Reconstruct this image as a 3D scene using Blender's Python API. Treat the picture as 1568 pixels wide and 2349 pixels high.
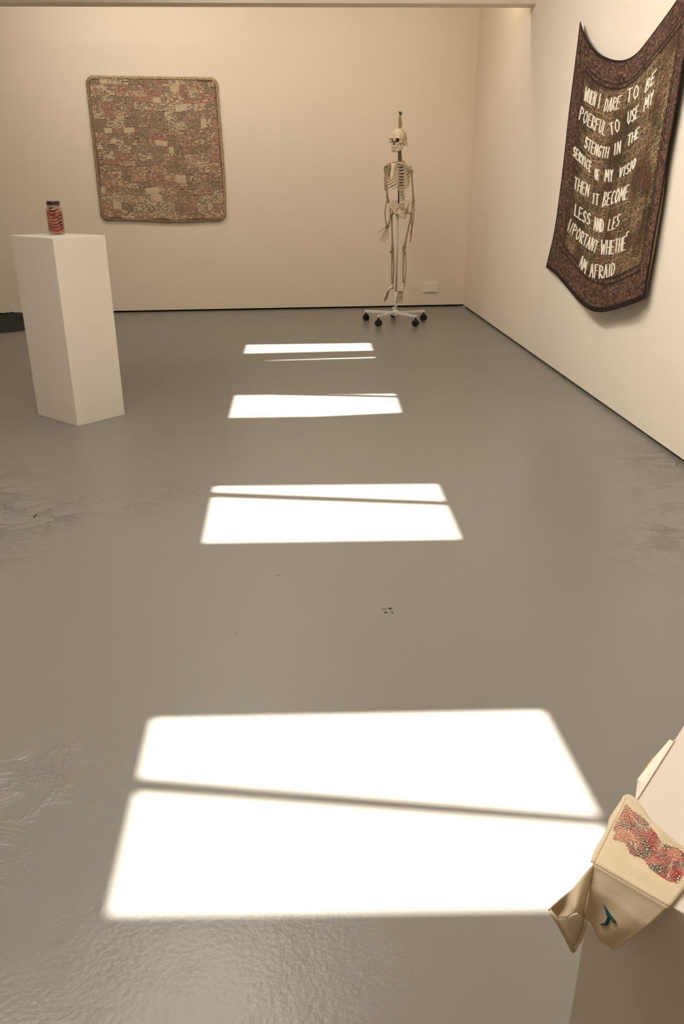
import bpy, bmesh, math, random
import numpy as np
from mathutils import Vector, Matrix, noise
from mathutils.geometry import delaunay_2d_cdt

S = bpy.context.scene
COL = S.collection
for o in list(bpy.data.objects):
    bpy.data.objects.remove(o)

# ------------------------------------------------------------------ camera
FPX, CXP, CYP, YHOR, H = 1800.0, 784.0, 1174.5, 421.0, 1.40
PITCH = math.atan((CYP - YHOR) / FPX)
cam_d = bpy.data.cameras.new('camera')
cam = bpy.data.objects.new('camera', cam_d)
COL.objects.link(cam)
cam.location = (0, 0, H)
cam.rotation_euler = (math.pi / 2 - PITCH, 0, 0)
cam_d.sensor_fit = 'VERTICAL'
cam_d.sensor_height = 36.0
cam_d.lens = FPX / 2349.0 * 36.0
cam_d.clip_start = 0.05
S.camera = cam

# ------------------------------------------------------------------ world, sun, area lights, exposure
S.view_settings.view_transform = 'Standard'
S.view_settings.look = 'None'
S.view_settings.gamma = 1.0
S.view_settings.use_curve_mapping = False
S.view_settings.exposure = 0.0
S.cycles.use_denoising = True
S.cycles.max_bounces = 10
S.cycles.diffuse_bounces = 6
S.cycles.caustics_reflective = False
S.cycles.caustics_refractive = False
S.cycles.sample_clamp_indirect = 6.0

world = bpy.data.worlds.new('sky')
S.world = world
world.use_nodes = True
bg = world.node_tree.nodes['Background']
bg.inputs['Color'].default_value = (0.80, 0.88, 1.0, 1)
bg.inputs['Strength'].default_value = 1.2

SUN_DIR = Vector((0.22, 0.02, -0.97)).normalized()
sun_d = bpy.data.lights.new('sun', 'SUN')
sun_d.energy = 32.0
sun_d.angle = math.radians(0.75)
sun_d.color = (1.0, 0.975, 0.94)
sun = bpy.data.objects.new('sun', sun_d)
sun.rotation_euler = SUN_DIR.to_track_quat('-Z', 'Y').to_euler()
sun.location = (-2, 2, 9)
COL.objects.link(sun)

def area(name, loc, direction, sx, sy, power, color, spread=180):
    d = bpy.data.lights.new(name, 'AREA')
    d.shape = 'RECTANGLE'
    d.size, d.size_y = sx, sy
    d.energy = power
    d.color = color
    d.spread = math.radians(spread)
    o = bpy.data.objects.new(name, d)
    o.location = loc
    o.rotation_euler = Vector(direction).to_track_quat('-Z', 'Y').to_euler()
    COL.objects.link(o)
    return o

ZC = 3.45           # ceiling height
WARM = (1.0, 0.86, 0.70)
DAY = (1.0, 0.93, 0.84)
# daylight falling through the four roof openings, plus unseen lights, some added as fill
for k, (y, pw) in enumerate(((1.5, 37), (3.4, 29), (5.3, 9), (7.2, 4))):
    area('skylight_daylight', (-0.85, y, ZC - 0.06), (0.0, 0, -1), 1.1, 0.6, pw, DAY)
area('unseen_area_light', (-2.3, 8.10, ZC - 0.10), (0.0, 0.7, -1), 1.6, 0.25, 11, DAY)  # unseen source of the glow at the back wall's upper left
area('unseen_area_light', (-0.5, 8.10, ZC - 0.10), (0.0, 0.7, -1), 4.0, 0.25, 27, WARM)  # unseen wide wash over the top of the back wall
area('unseen_area_light', (-0.75, 3.9, ZC - 0.10), (1.0, 0.05, -0.60), 5.5, 0.25, 66, DAY, 130)  # added to brighten the right wall, no fixture there
area('unseen_area_light', (-1.9, 2.2, ZC - 0.08), (0.0, -0.15, -1), 1.4, 1.0, 56, DAY)  # added fill for the near floor, no fixture there

# ------------------------------------------------------------------ geometry of the view: pixel -> place
CAMP = Vector((0, 0, H))
FW = Vector((0, math.cos(PITCH), -math.sin(PITCH)))
UP = Vector((0, math.sin(PITCH), math.cos(PITCH)))
RT = Vector((1, 0, 0))

def ray(px, py):
    return RT * ((px - CXP) / FPX) + UP * (-(py - CYP) / FPX) + FW

def fl(px, py, z=0.0):
    """point on the horizontal plane at height z"""
    d = ray(px, py)
    return CAMP + d * ((z - H) / d.z)

def at(px, py, Y):
    """point on the vertical plane y = Y"""
    d = ray(px, py)
    return CAMP + d * (Y / d.y)

def on_plane(px, py, P, n):
    d = ray(px, py)
    return CAMP + d * ((P - CAMP).dot(n) / d.dot(n))

# ------------------------------------------------------------------ helpers
def tag(o, label=None, cat=None, group=None, kind=None):
    if label: o['label'] = label
    if cat: o['category'] = cat
    if group: o['group'] = group
    if kind: o['kind'] = kind
    return o

def link(name, me, parent=None):
    o = bpy.data.objects.new(name, me)
    COL.objects.link(o)
    if parent is not None:
        o.parent = parent
        o.matrix_parent_inverse = Matrix.Translation(-parent_world(parent)) if False else Matrix()
    return o

def build(name, bm, m, parent=None, smooth=True, sharp=None):
    """bmesh in world coordinates -> one object, origin moved to the parent's frame"""
    off = world_loc(parent) if parent is not None else Vector()
    me = bpy.data.meshes.new(name)
    bmesh.ops.recalc_face_normals(bm, faces=bm.faces[:])
    if parent is not None:
        for v in bm.verts: v.co -= off
    bm.to_mesh(me); bm.free()
    for p in me.polygons: p.use_smooth = smooth
    if sharp is not None:
        me.set_sharp_from_angle(angle=math.radians(sharp))
    for mm in (m if isinstance(m, (list, tuple)) else [m]):
        me.materials.append(mm)
    o = bpy.data.objects.new(name, me)
    COL.objects.link(o)
    if parent is not None: o.parent = parent
    return o

def build_at(name, bm, m, origin, smooth=True, sharp=None):
    """top-level object whose origin sits at `origin`"""
    for v in bm.verts: v.co -= origin
    o = build(name, bm, m, None, smooth, sharp)
    o.location = origin
    return o

def world_loc(o):
    p = Vector()
    while o is not None:
        p += o.location
        o = o.parent
    return p

def empty(name, loc):
    o = bpy.data.objects.new(name, None)
    o.location = loc
    o.empty_display_size = 0.1
    COL.objects.link(o)
    return o

def box(bm, c, sx, sy, sz, rot=None, bevel=0.0):
    r = bmesh.ops.create_cube(bm, size=1.0)
    vs = r['verts']
    for v in vs:
        v.co = Vector((v.co.x * sx, v.co.y * sy, v.co.z * sz))
        if rot is not None: v.co = rot @ v.co
        v.co += Vector(c)
    if bevel > 0:
        es = list({e for v in vs for e in v.link_edges})
        bmesh.ops.bevel(bm, geom=es, offset=bevel, segments=2, profile=0.6, affect='EDGES')

def prism(bm, pts, z0, z1):
    """vertical prism over a floor polygon"""
    b = [bm.verts.new((p[0], p[1], z0)) for p in pts]
    t = [bm.verts.new((p[0], p[1], z1)) for p in pts]
    n = len(pts)
    bm.faces.new(b[::-1]); bm.faces.new(t)
    for i in range(n):
        bm.faces.new((b[i], b[(i + 1) % n], t[(i + 1) % n], t[i]))

def tube(bm, pts, radii, n=8, flat=1.0):
    pts = [Vector(p) for p in pts]
    if not isinstance(radii, (list, tuple)): radii = [radii] * len(pts)
    rings = []
    prev = None
    for i, p in enumerate(pts):
        t = (pts[min(i + 1, len(pts) - 1)] - pts[max(i - 1, 0)])
        t = t.normalized() if t.length > 1e-9 else Vector((0, 0, 1))
        if prev is None:
            a = Vector((0, 0, 1)) if abs(t.z) < 0.9 else Vector((1, 0, 0))
            u = t.cross(a).normalized()
        else:
            u = (prev - t * prev.dot(t)).normalized()
        prev = u
        w = t.cross(u)
        rings.append([bm.verts.new(p + (u * math.cos(2 * math.pi * k / n) + w * math.sin(2 * math.pi * k / n) * flat) * radii[i]) for k in range(n)])
    for a, b in zip(rings, rings[1:]):
        for k in range(n):
            bm.faces.new((a[k], a[(k + 1) % n], b[(k + 1) % n], b[k]))
    bm.faces.new(rings[0][::-1]); bm.faces.new(rings[-1])

def ball(bm, c, r, seg=10, ring=7, scale=(1, 1, 1), rot=None):
    res = bmesh.ops.create_uvsphere(bm, u_segments=seg, v_segments=ring, radius=r)
    for v in res['verts']:
        q = Vector((v.co.x * scale[0], v.co.y * scale[1], v.co.z * scale[2]))
        if rot is not None: q = rot @ q
        v.co = q + Vector(c)

def lathe(bm, c, prof, n=32, closed=False):
    rings = []
    for (r, z) in prof:
        rings.append([bm.verts.new((c[0] + r * math.cos(2 * math.pi * k / n), c[1] + r * math.sin(2 * math.pi * k / n), c[2] + z)) for k in range(n)])
    for a, b in zip(rings, rings[1:]):
        for k in range(n):
            bm.faces.new((a[k], a[(k + 1) % n], b[(k + 1) % n], b[k]))
    if closed:
        for k in range(n):
            a, b = rings[-1], rings[0]
            bm.faces.new((a[k], a[(k + 1) % n], b[(k + 1) % n], b[k]))
    else:
        bm.faces.new(rings[0][::-1]); bm.faces.new(rings[-1])

def surface_nets(bm, f, lo, hi, res, xf=None):
    """iso-surface of the signed distance function f (numpy arrays x,y,z -> d)"""
    lo = np.array(lo, float); hi = np.array(hi, float)
    n = [max(6, int(math.ceil((hi[i] - lo[i]) / res)) + 1) for i in range(3)]
    ax = [np.linspace(lo[i], hi[i], n[i]) for i in range(3)]
    X, Y, Z = np.meshgrid(*ax, indexing='ij')
    D = f(X, Y, Z)
    inside = D < 0
    nx, ny, nz = n
    acc = np.zeros((nx - 1, ny - 1, nz - 1, 3)); cnt = np.zeros((nx - 1, ny - 1, nz - 1))
    cor = [(i, j, k) for i in (0, 1) for j in (0, 1) for k in (0, 1)]
    def sub(A, c): return A[c[0]:nx - 1 + c[0], c[1]:ny - 1 + c[1], c[2]:nz - 1 + c[2]]
    for a in cor:
        for axis in range(3):
            if a[axis] == 1: continue
            b = list(a); b[axis] = 1; b = tuple(b)
            da, db = sub(D, a), sub(D, b)
            m = (da < 0) != (db < 0)
            t = np.where(m, da / np.where(m, da - db, 1), 0)
            for q in range(3):
                g = a[q] + (t if q == axis else 0)
                acc[..., q] += np.where(m, g, 0)
            cnt += m
    act = cnt > 0
    ids = -np.ones(act.shape, int)
    I = np.argwhere(act)
    ids[act] = np.arange(len(I))
    P = acc[act] / cnt[act][:, None] + I
    step = (hi - lo) / (np.array(n) - 1)
    P = lo + P * step
    vs = []
    for p in P:
        q = Vector(p)
        vs.append(bm.verts.new(xf @ q if xf is not None else q))
    for axis in range(3):
        u, v = (axis + 1) % 3, (axis + 2) % 3
        sl0 = [slice(None)] * 3; sl1 = [slice(None)] * 3
        sl0[axis] = slice(0, n[axis] - 1); sl1[axis] = slice(1, n[axis])
        ch = inside[tuple(sl0)] != inside[tuple(sl1)]
        for e in np.argwhere(ch):
            if e[u] == 0 or e[v] == 0 or e[u] >= n[u] - 1 or e[v] >= n[v] - 1: continue
            q = []
            for du, dv in ((0, 0), (-1, 0), (-1, -1), (0, -1)):
                c = e.copy(); c[u] += du; c[v] += dv
                q.append(ids[tuple(c)])
            if min(q) < 0 or len(set(q)) < 4: continue
            f4 = [vs[i] for i in q]
            try: bm.faces.new(f4)
            except ValueError: pass

def ell(X, Y, Z, c, r, rot=None):
    x, y, z = X - c[0], Y - c[1], Z - c[2]
    if rot is not None:
        R = np.array(rot.transposed())
        x, y, z = (R[0][0] * x + R[0][1] * y + R[0][2] * z, R[1][0] * x + R[1][1] * y + R[1][2] * z, R[2][0] * x + R[2][1] * y + R[2][2] * z)
    k0 = np.sqrt((x / r[0]) ** 2 + (y / r[1]) ** 2 + (z / r[2]) ** 2)
    k1 = np.sqrt((x / r[0] ** 2) ** 2 + (y / r[1] ** 2) ** 2 + (z / r[2] ** 2) ** 2) + 1e-9
    return k0 * (k0 - 1.0) / k1
def cap(X, Y, Z, a, b, ra, rb=None):
    rb = ra if rb is None else rb
    a = np.array(a, float); b = np.array(b, float); d = b - a
    t = np.clip(((X - a[0]) * d[0] + (Y - a[1]) * d[1] + (Z - a[2]) * d[2]) / (d @ d), 0, 1)
    return np.sqrt((X - a[0] - t * d[0]) ** 2 + (Y - a[1] - t * d[1]) ** 2 + (Z - a[2] - t * d[2]) ** 2) - (ra + (rb - ra) * t)
def smin(a, b, k=0.008):
    h = np.clip(0.5 + 0.5 * (b - a) / k, 0, 1)
    return b + (a - b) * h - k * h * (1 - h)
def smax(a, b, k=0.004):
    return -smin(-a, -b, k)

# ------------------------------------------------------------------ materials
def lin(r, g, b):
    f = lambda c: (c / 255 / 12.92) if c / 255 <= 0.04045 else ((c / 255 + 0.055) / 1.055) ** 2.4
    return (f(r), f(g), f(b), 1)

class NT:
    def __init__(s, name, rough=0.7, spec=0.3):
        s.m = bpy.data.materials.new(name); s.m.use_nodes = True
        s.t = s.m.node_tree; s.N = s.t.nodes; s.L = s.t.links
        s.b = s.N['Principled BSDF']
        s.b.inputs['Roughness'].default_value = rough
        s.b.inputs['Specular IOR Level'].default_value = spec
    def node(s, t, **kw):
        n = s.N.new(t)
        for k, v in kw.items(): setattr(n, k, v)
        return n
    def put(s, sock, v):
        if isinstance(v, bpy.types.NodeSocket): s.L.new(v, sock)
        elif v is not None: sock.default_value = v
    def math(s, op, a, b=None, c=None):
        n = s.node('ShaderNodeMath', operation=op)
        s.put(n.inputs[0], a)
        if b is not None: s.put(n.inputs[1], b)
        if c is not None: s.put(n.inputs[2], c)
        return n.outputs[0]
    def ss(s, x, a, b):
        n = s.node('ShaderNodeMapRange', interpolation_type='SMOOTHSTEP')
        s.put(n.inputs[0], x); n.inputs[1].default_value = a; n.inputs[2].default_value = b
        return n.outputs[0]
    def mix(s, f, a, b, blend='MIX'):
        n = s.node('ShaderNodeMix', data_type='RGBA', blend_type=blend)
        s.put(n.inputs[0], f); s.put(n.inputs[6], a); s.put(n.inputs[7], b)
        return n.outputs[2]
    def coord(s, k='Object'):
        return s.node('ShaderNodeTexCoord').outputs[k]
    def xyz(s, v):
        n = s.node('ShaderNodeSeparateXYZ'); s.L.new(v, n.inputs[0]); return n.outputs
    def vec(s, x, y, z):
        n = s.node('ShaderNodeCombineXYZ')
        for i, v in enumerate((x, y, z)): s.put(n.inputs[i], v)
        return n.outputs[0]
    def noise(s, v, scale, detail=3, rough=0.55, dist=0.0, col=False):
        n = s.node('ShaderNodeTexNoise')
        s.put(n.inputs['Vector'], v)
        n.inputs['Scale'].default_value = scale; n.inputs['Detail'].default_value = detail
        n.inputs['Roughness'].default_value = rough; n.inputs['Distortion'].default_value = dist
        return n.outputs['Color' if col else 'Fac']
    def voro(s, v, scale, feature='F1', out='Distance', rnd=1.0):
        n = s.node('ShaderNodeTexVoronoi', feature=feature)
        s.put(n.inputs['Vector'], v); n.inputs['Scale'].default_value = scale
        n.inputs['Randomness'].default_value = rnd
        return n.outputs[out]
    def bump(s, h, strength, dist=0.01):
        n = s.node('ShaderNodeBump')
        n.inputs['Strength'].default_value = strength; n.inputs['Distance'].default_value = dist
        s.put(n.inputs['Height'], h)
        s.L.new(n.outputs[0], s.b.inputs['Normal'])
    def color(s, v): s.put(s.b.inputs['Base Color'], v)

def simple(name, c, rough=0.7, var=0.08, scale=30, bump=0.0, spec=0.3, metal=0.0):
    n = NT(name, rough, spec)
    co = n.coord()
    f = n.noise(co, scale, 4)
    dark = tuple(x * (1 - var) for x in c[:3]) + (1,)
    lite = tuple(min(1, x * (1 + var)) for x in c[:3]) + (1,)
    n.color(n.mix(f, dark, lite))
    n.b.inputs['Metallic'].default_value = metal
    if bump: n.bump(n.noise(co, scale * 4, 3), bump, 0.004)
    return n.m

M = {}
M['wall'] = simple('wall_paint', (0.80, 0.715, 0.60, 1), 0.75, 0.02, 6, 0.12)
M['ceiling'] = simple('ceiling_paint', (0.82, 0.76, 0.68, 1), 0.8, 0.02, 6)
M['plinth'] = simple('plinth_paint', (0.71, 0.64, 0.555, 1), 0.55, 0.02, 8, 0.04)
M['gap'] = simple('gap_shade_black', (0.012, 0.012, 0.01, 1), 0.9, 0.2, 20)
M['rib'] = simple('rib_bone', (0.56, 0.465, 0.315, 1), 0.55, 0.25, 45, 0.15)
M['bone'] = simple('bone', (0.66, 0.56, 0.39, 1), 0.55, 0.25, 45, 0.15)
M['limb'] = simple('limb_bone', (0.33, 0.245, 0.135, 1), 0.55, 0.25, 45, 0.15)
M['bone_dark'] = simple('bone_dark', (0.24, 0.18, 0.11, 1), 0.6, 0.3, 60, 0.15)
M['disc'] = simple('disc_cartilage', (0.16, 0.13, 0.09, 1), 0.6)
M['teeth'] = simple('teeth', (0.75, 0.68, 0.56, 1), 0.35)
M['twine'] = simple('twine_fibre', (0.44, 0.31, 0.16, 1), 0.9, 0.35, 120, 0.3)
M['twine_tip'] = simple('twine_tip_dark', (0.055, 0.06, 0.045, 1), 0.9, 0.3, 120)
M['white_metal'] = simple('white_painted_steel', (0.72, 0.68, 0.64, 1), 0.35, 0.03, 20, 0.0, 0.5)
M['steel'] = simple('grey_steel_pole', (0.50, 0.45, 0.39, 1), 0.45, 0.05, 20, 0.0, 0.4)
M['rubber'] = simple('black_plastic', (0.012, 0.013, 0.012, 1), 0.45, 0.1, 20)
M['rod'] = simple('black_rod', (0.018, 0.017, 0.015, 1), 0.4)
M['plate'] = simple('plate_plastic', (0.86, 0.80, 0.70, 1), 0.4, 0.02)
M['lid'] = simple('lid_lacquer', (0.030, 0.008, 0.007, 1), 0.3, 0.1, 20, 0.0, 0.5)
M['heap'] = simple('charcoal_wool', (0.040, 0.042, 0.035, 1), 0.95, 0.5, 60, 0.6, 0.1)
M['cream'] = simple('cream_cotton', (0.67, 0.55, 0.375, 1), 0.9, 0.05, 60, 0.10)
M['cream_light'] = simple('cream_paper', (0.86, 0.78, 0.66, 1), 0.8, 0.03, 40)
M['orange'] = simple('orange_edge_light', (0.62, 0.28, 0.08, 1), 0.8, 0.1, 40)
M['red_thread'] = simple('red_thread', (0.34, 0.045, 0.045, 1), 0.8, 0.4, 90)
M['pink_thread'] = simple('faded_red_thread', (0.50, 0.13, 0.11, 1), 0.8, 0.3, 90)
M['dark_thread'] = simple('dark_thread', (0.035, 0.045, 0.055, 1), 0.8, 0.3, 90)
M['teal'] = simple('teal_thread', (0.010, 0.075, 0.10, 1), 0.7, 0.3, 90)
M['letter'] = simple('white_felt', (0.80, 0.74, 0.62, 1), 0.9, 0.06, 80)
M['hem'] = simple('black_maroon_hem', (0.016, 0.006, 0.006, 1), 0.9, 0.3, 60)
M['lining'] = simple('lining_cloth', (0.42, 0.36, 0.25, 1), 0.9, 0.2, 40)
M['fringe'] = simple('wool_fringe', (0.64, 0.50, 0.30, 1), 0.95, 0.3, 60, 0.3)
M['quilt_back'] = simple('quilt_backing', (0.20, 0.12, 0.08, 1), 0.9, 0.2, 60)
M['debris'] = simple('dark_debris', (0.03, 0.028, 0.02, 1), 0.9)

def floor_mat():
    n = NT('painted_concrete', 0.34, 0.42)
    co = n.coord('Object')
    c = (0.205, 0.191, 0.164, 1)
    # tiny dark specks of grit
    sp = n.voro(co, 5.5)
    gate = n.math('GREATER_THAN', n.noise(co, 9, 1), 0.60)
    spk = n.math('MULTIPLY', n.math('LESS_THAN', sp, 0.028), gate)
    c = n.mix(spk, c, (0.03, 0.028, 0.022, 1))
    n.color(c)
    n.b.inputs['Roughness'].default_value = 0.27
    # relief: orange peel everywhere, brushed ridges and lifted paint towards the left and far right
    x, y, z = n.xyz(co)
    fold = n.noise(n.vec(n.math('MULTIPLY', x, 3.0), n.math('MULTIPLY', y, 5.0), 0.0), 1.5, 5, 0.62, 1.0)
    ridge = n.math('ABSOLUTE', n.math('SUBTRACT', fold, 0.5))
    ridge = n.ss(ridge, 0.0, 0.05)
    mk = n.ss(n.noise(co, 0.75, 2), 0.47, 0.66)
    left = n.ss(n.math('ABSOLUTE', n.math('ADD', x, -0.15)), 0.45, 1.0)
    yb = n.math('MULTIPLY', n.ss(y, 0.9, 1.7), n.math('SUBTRACT', 1.0, n.ss(y, 3.6, 4.6)))
    mk = n.math('MULTIPLY', n.math('MULTIPLY', mk, left), n.math('MULTIPLY_ADD', yb, 0.9, 0.1))
    hgt = n.math('MULTIPLY', n.math('SUBTRACT', 1.0, ridge), n.math('MULTIPLY', mk, 1.2))
    peel = n.math('MULTIPLY', n.noise(co, 85, 3, 0.5), 0.17)
    wav = n.math('MULTIPLY', n.noise(co, 5, 2), 0.5)
    n.bump(n.math('ADD', n.math('ADD', hgt, peel), wav), 0.8, 0.007)
    return n.m
M['floor'] = floor_mat()

def scribble(name, ink, paper, dens):
    """handwritten lines in ink on cotton paper"""
    n = NT(name, 0.85, 0.2)
    co = n.coord('Object')
    x, y, z = n.xyz(co)
    inf = n.node('ShaderNodeObjectInfo').outputs['Random']
    r100 = n.math('MULTIPLY', inf, 37.0)
    xs = n.math('MULTIPLY_ADD', inf, 0.7, 0.75)
    x = n.math('MULTIPLY', x, xs); z = n.math('MULTIPLY', z, xs)
    sp = 0.0125
    zz = n.math('ADD', z, n.math('MULTIPLY', n.math('SUBTRACT', n.noise(n.vec(x, r100, 0.0), 9, 1), 0.5), 0.014))
    row = n.math('FLOOR', n.math('DIVIDE', zz, sp))
    fr = n.math('FRACT', n.math('DIVIDE', zz, sp))
    band = n.math('SUBTRACT', 1.0, n.ss(n.math('ABSOLUTE', n.math('SUBTRACT', fr, 0.5)), 0.18, 0.46))
    pen = n.noise(n.vec(n.math('MULTIPLY', n.math('ADD', x, n.math('MULTIPLY', z, 0.35)), 150.0), n.math('MULTIPLY', zz, 210.0), r100), 1.0, 2, 0.65, 0.8)
    line = n.ss(n.math('ADD', pen, n.math('MULTIPLY', band, 0.17)), 0.565, 0.645)
    word = n.ss(n.noise(n.vec(n.math('MULTIPLY', x, 28.0), n.math('MULTIPLY', row, 5.1), r100), 1.0, 1), 0.52 - dens, 0.58 - dens)
    inkf = n.math('MULTIPLY', n.math('MULTIPLY', line, word), 0.95)
    blot = n.ss(n.noise(n.vec(n.math('ADD', x, r100), z, 0.0), 16, 3), 0.62, 0.78)
    pc = n.mix(n.noise(co, 30, 3), tuple(q * 0.86 for q in paper[:3]) + (1,), paper)
    pc = n.mix(n.math('MULTIPLY', blot, 0.5 if dens > 0 else 0.06), pc, (0.25, 0.07, 0.05, 1))
    n.color(n.mix(inkf, pc, ink))
    n.bump(n.noise(co, 120, 3), 0.3, 0.003)
    return n.m
PAPER = (0.60, 0.475, 0.325, 1)
PINKP = (0.56, 0.415, 0.29, 1)
INKK, INKR, INKB = (0.035, 0.025, 0.022, 1), (0.17, 0.018, 0.018, 1), (0.09, 0.03, 0.025, 1)
M['quilt'] = [scribble('paper_black_script', INKK, PAPER, 0.06), scribble('paper_red_script', INKR, PAPER, 0.10),
              scribble('paper_brown_script', INKB, PINKP, 0.14), scribble('paper_dense_script', INKK, PINKP, 0.22),
              scribble('paper_red_dense_script', INKR, PINKP, 0.2), scribble('paper_blank', INKB, PAPER, -0.22)]

def banner_mat():
    n = NT('paisley_cotton', 0.9, 0.15)
    uv = n.node('ShaderNodeUVMap', uv_map='UVMap').outputs[0]
    u, v, _ = n.xyz(uv)
    # ---- centre field: rows of ringed medallions on dark olive and brown
    fv = n.vec(n.math('MULTIPLY', u, 23.0), n.math('MULTIPLY', v, 30.0), 0.0)
    d = n.voro(fv, 1.0, rnd=0.35)
    ring = n.math('SINE', n.math('MULTIPLY', d, 22.0))
    ring = n.ss(ring, 0.65, 0.97)
    edge = n.math('SUBTRACT', 1.0, n.ss(n.voro(fv, 1.0, 'DISTANCE_TO_EDGE', rnd=0.35), 0.02, 0.065))
    curl = n.math('SUBTRACT', 1.0, n.ss(n.math('ABSOLUTE', n.math('SUBTRACT', n.noise(uv, 52, 3, 0.6, 1.4), 0.5)), 0.008, 0.032))
    lf = n.math('MAXIMUM', n.math('MAXIMUM', n.math('MULTIPLY', ring, 0.55), n.math('MULTIPLY', edge, 0.85)), n.math('MULTIPLY', curl, 0.8))
    lown = n.noise(uv, 4.5, 3, 0.5)
    base = n.mix(n.ss(lown, 0.40, 0.60), (0.026, 0.024, 0.012, 1), (0.060, 0.032, 0.017, 1))
    gold = n.mix(n.ss(n.noise(uv, 5.5, 3), 0.38, 0.6), (0.15, 0.088, 0.048, 1), (0.56, 0.38, 0.22, 1))
    field = n.mix(n.math('MULTIPLY', lf, 0.85), base, gold)
    # ---- border: reddish brown with dark serrated lines
    bn = n.vec(n.math('MULTIPLY', u, 30.0), n.math('MULTIPLY', v, 30.0), 0.0)
    bl = n.noise(bn, 1.35, 4, 0.6, 2.2)
    bl = n.ss(n.math('ABSOLUTE', n.math('SUBTRACT', bl, 0.5)), 0.015, 0.085)
    bv = n.ss(n.math('SINE', n.math('MULTIPLY', n.voro(bn, 0.5), 26.0)), -0.2, 0.6)
    bf = n.math('MULTIPLY', bl, n.math('MULTIPLY_ADD', bv, 0.55, 0.45))
    bc = n.mix(n.noise(uv, 30, 3), (0.18, 0.085, 0.058, 1), (0.30, 0.185, 0.125, 1))
    border = n.mix(bf, (0.028, 0.016, 0.012, 1), bc)
    # ---- where the border lies
    au = n.math('MINIMUM', u, n.math('SUBTRACT', 1.0, u))
    av = n.math('MINIMUM', v, n.math('SUBTRACT', 1.0, v))
    dd = n.math('MINIMUM', n.math('MULTIPLY', au, 1.0), n.math('MULTIPLY', av, 0.95))
    isb = n.math('LESS_THAN', dd, 0.115)
    l1 = n.math('LESS_THAN', n.math('ABSOLUTE', n.math('SUBTRACT', dd, 0.118)), 0.004)
    l2 = n.math('LESS_THAN', n.math('ABSOLUTE', n.math('SUBTRACT', dd, 0.100)), 0.003)
    c = n.mix(isb, field, border)
    c = n.mix(n.math('MULTIPLY', n.math('MAXIMUM', l1, l2), 0.85), c, (0.014, 0.010, 0.008, 1))
    n.color(c)
    n.bump(n.noise(uv, 160, 2), 0.2, 0.003)
    return n.m
M['banner'] = banner_mat()

def glass_mat():
    m = bpy.data.materials.new('jar_glass'); m.use_nodes = True
    t = m.node_tree; t.nodes.clear()
    out = t.nodes.new('ShaderNodeOutputMaterial')
    tr = t.nodes.new('ShaderNodeBsdfTransparent'); tr.inputs[0].default_value = (0.93, 0.90, 0.86, 1)
    gl = t.nodes.new('ShaderNodeBsdfGlossy'); gl.inputs['Roughness'].default_value = 0.03
    lw = t.nodes.new('ShaderNodeLayerWeight'); lw.inputs[0].default_value = 0.5
    pw = t.nodes.new('ShaderNodeMath'); pw.operation = 'POWER'; pw.inputs[1].default_value = 3.5
    ma = t.nodes.new('ShaderNodeMath'); ma.operation = 'MULTIPLY_ADD'; ma.inputs[1].default_value = 0.5; ma.inputs[2].default_value = 0.035
    t.links.new(lw.outputs['Facing'], pw.inputs[0]); t.links.new(pw.outputs[0], ma.inputs[0])
    mx = t.nodes.new('ShaderNodeMixShader')
    t.links.new(ma.outputs[0], mx.inputs[0]); t.links.new(tr.outputs[0], mx.inputs[1]); t.links.new(gl.outputs[0], mx.inputs[2])
    t.links.new(mx.outputs[0], out.inputs[0])
    return m
M['glass'] = glass_mat()
def finger_mat():
    n = NT('pink_finger_skin', 0.4, 0.4)
    r = n.node('ShaderNodeObjectInfo').outputs['Random']
    c = n.mix(n.ss(r, 0.0, 1.0), (0.50, 0.155, 0.125, 1), (0.28, 0.03, 0.032, 1))
    c = n.mix(n.math('MULTIPLY', n.noise(n.coord(), 90, 3), 0.6), c, (0.55, 0.27, 0.18, 1))
    n.color(c)
    n.bump(n.noise(n.coord(), 160, 2), 0.3, 0.003)
    return n.m
M['finger'] = finger_mat()

# ================================================================== THE ROOM
GAP = 0.02
A = fl(1061, 698, GAP); B = fl(1568, 1055.5, GAP); Lp = fl(0, 718, GAP)
for p in (A, B, Lp): p.z = 0
rdir = (B - A).normalized()                   # along the right wall, towards the camera
bdir = (Lp - A).normalized()                  # along the back wall, to the left
RN = Vector((rdir.y, -rdir.x, 0)).normalized()
if RN.x > 0: RN = -RN                         # right wall normal, into the room
BN = Vector((bdir.y, -bdir.x, 0)).normalized()
if BN.y > 0: BN = -BN                         # back wall normal, into the room
XL, YF = -5.6, -2.7
def line_x(p, d, x): return p + d * ((x - p.x) / d.x)
def line_y(p, d, y): return p + d * ((y - p.y) / d.y)
C_bl = line_x(A, bdir, XL); C_br = A.copy(); C_fr = line_y(A, rdir, YF); C_fl = Vector((XL, YF, 0))

def wall(name, p, q, n_in):
    bm = bmesh.new()
    e = (q - p).normalized() * 0.15
    out = -n_in * 0.12
    prism(bm, [p, q, q + out, p + out], GAP, ZC + 0.1)
    o = build(name, bm, M['wall'], smooth=False)
    return tag(o, kind='structure')
wall('wall_back', C_bl, C_br, BN)
wall('wall_right', C_br, C_fr, RN)
wall('wall_left', C_fl, C_bl, Vector((1, 0, 0)))
wall('wall_front', C_fr, C_fl, Vector((0, 1, 0)))
def gapstrip(name, p, q, n_in):  # black strip stands for the shade in the gap under the walls
    e = (q - p).normalized() * 0.12
    p, q = p - e, q + e
    bm = bmesh.new()
    prism(bm, [p - n_in * 0.045, q - n_in * 0.045, q - n_in * 0.07, p - n_in * 0.07], 0.0, GAP + 0.001)
    tag(build(name, bm, M['gap'], smooth=False), kind='structure')
gapstrip('gap_shade_back', C_bl, C_br, BN)
gapstrip('gap_shade_right', C_br, C_fr, RN)
gapstrip('gap_shade_left', C_fl, C_bl, Vector((1, 0, 0)))
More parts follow.
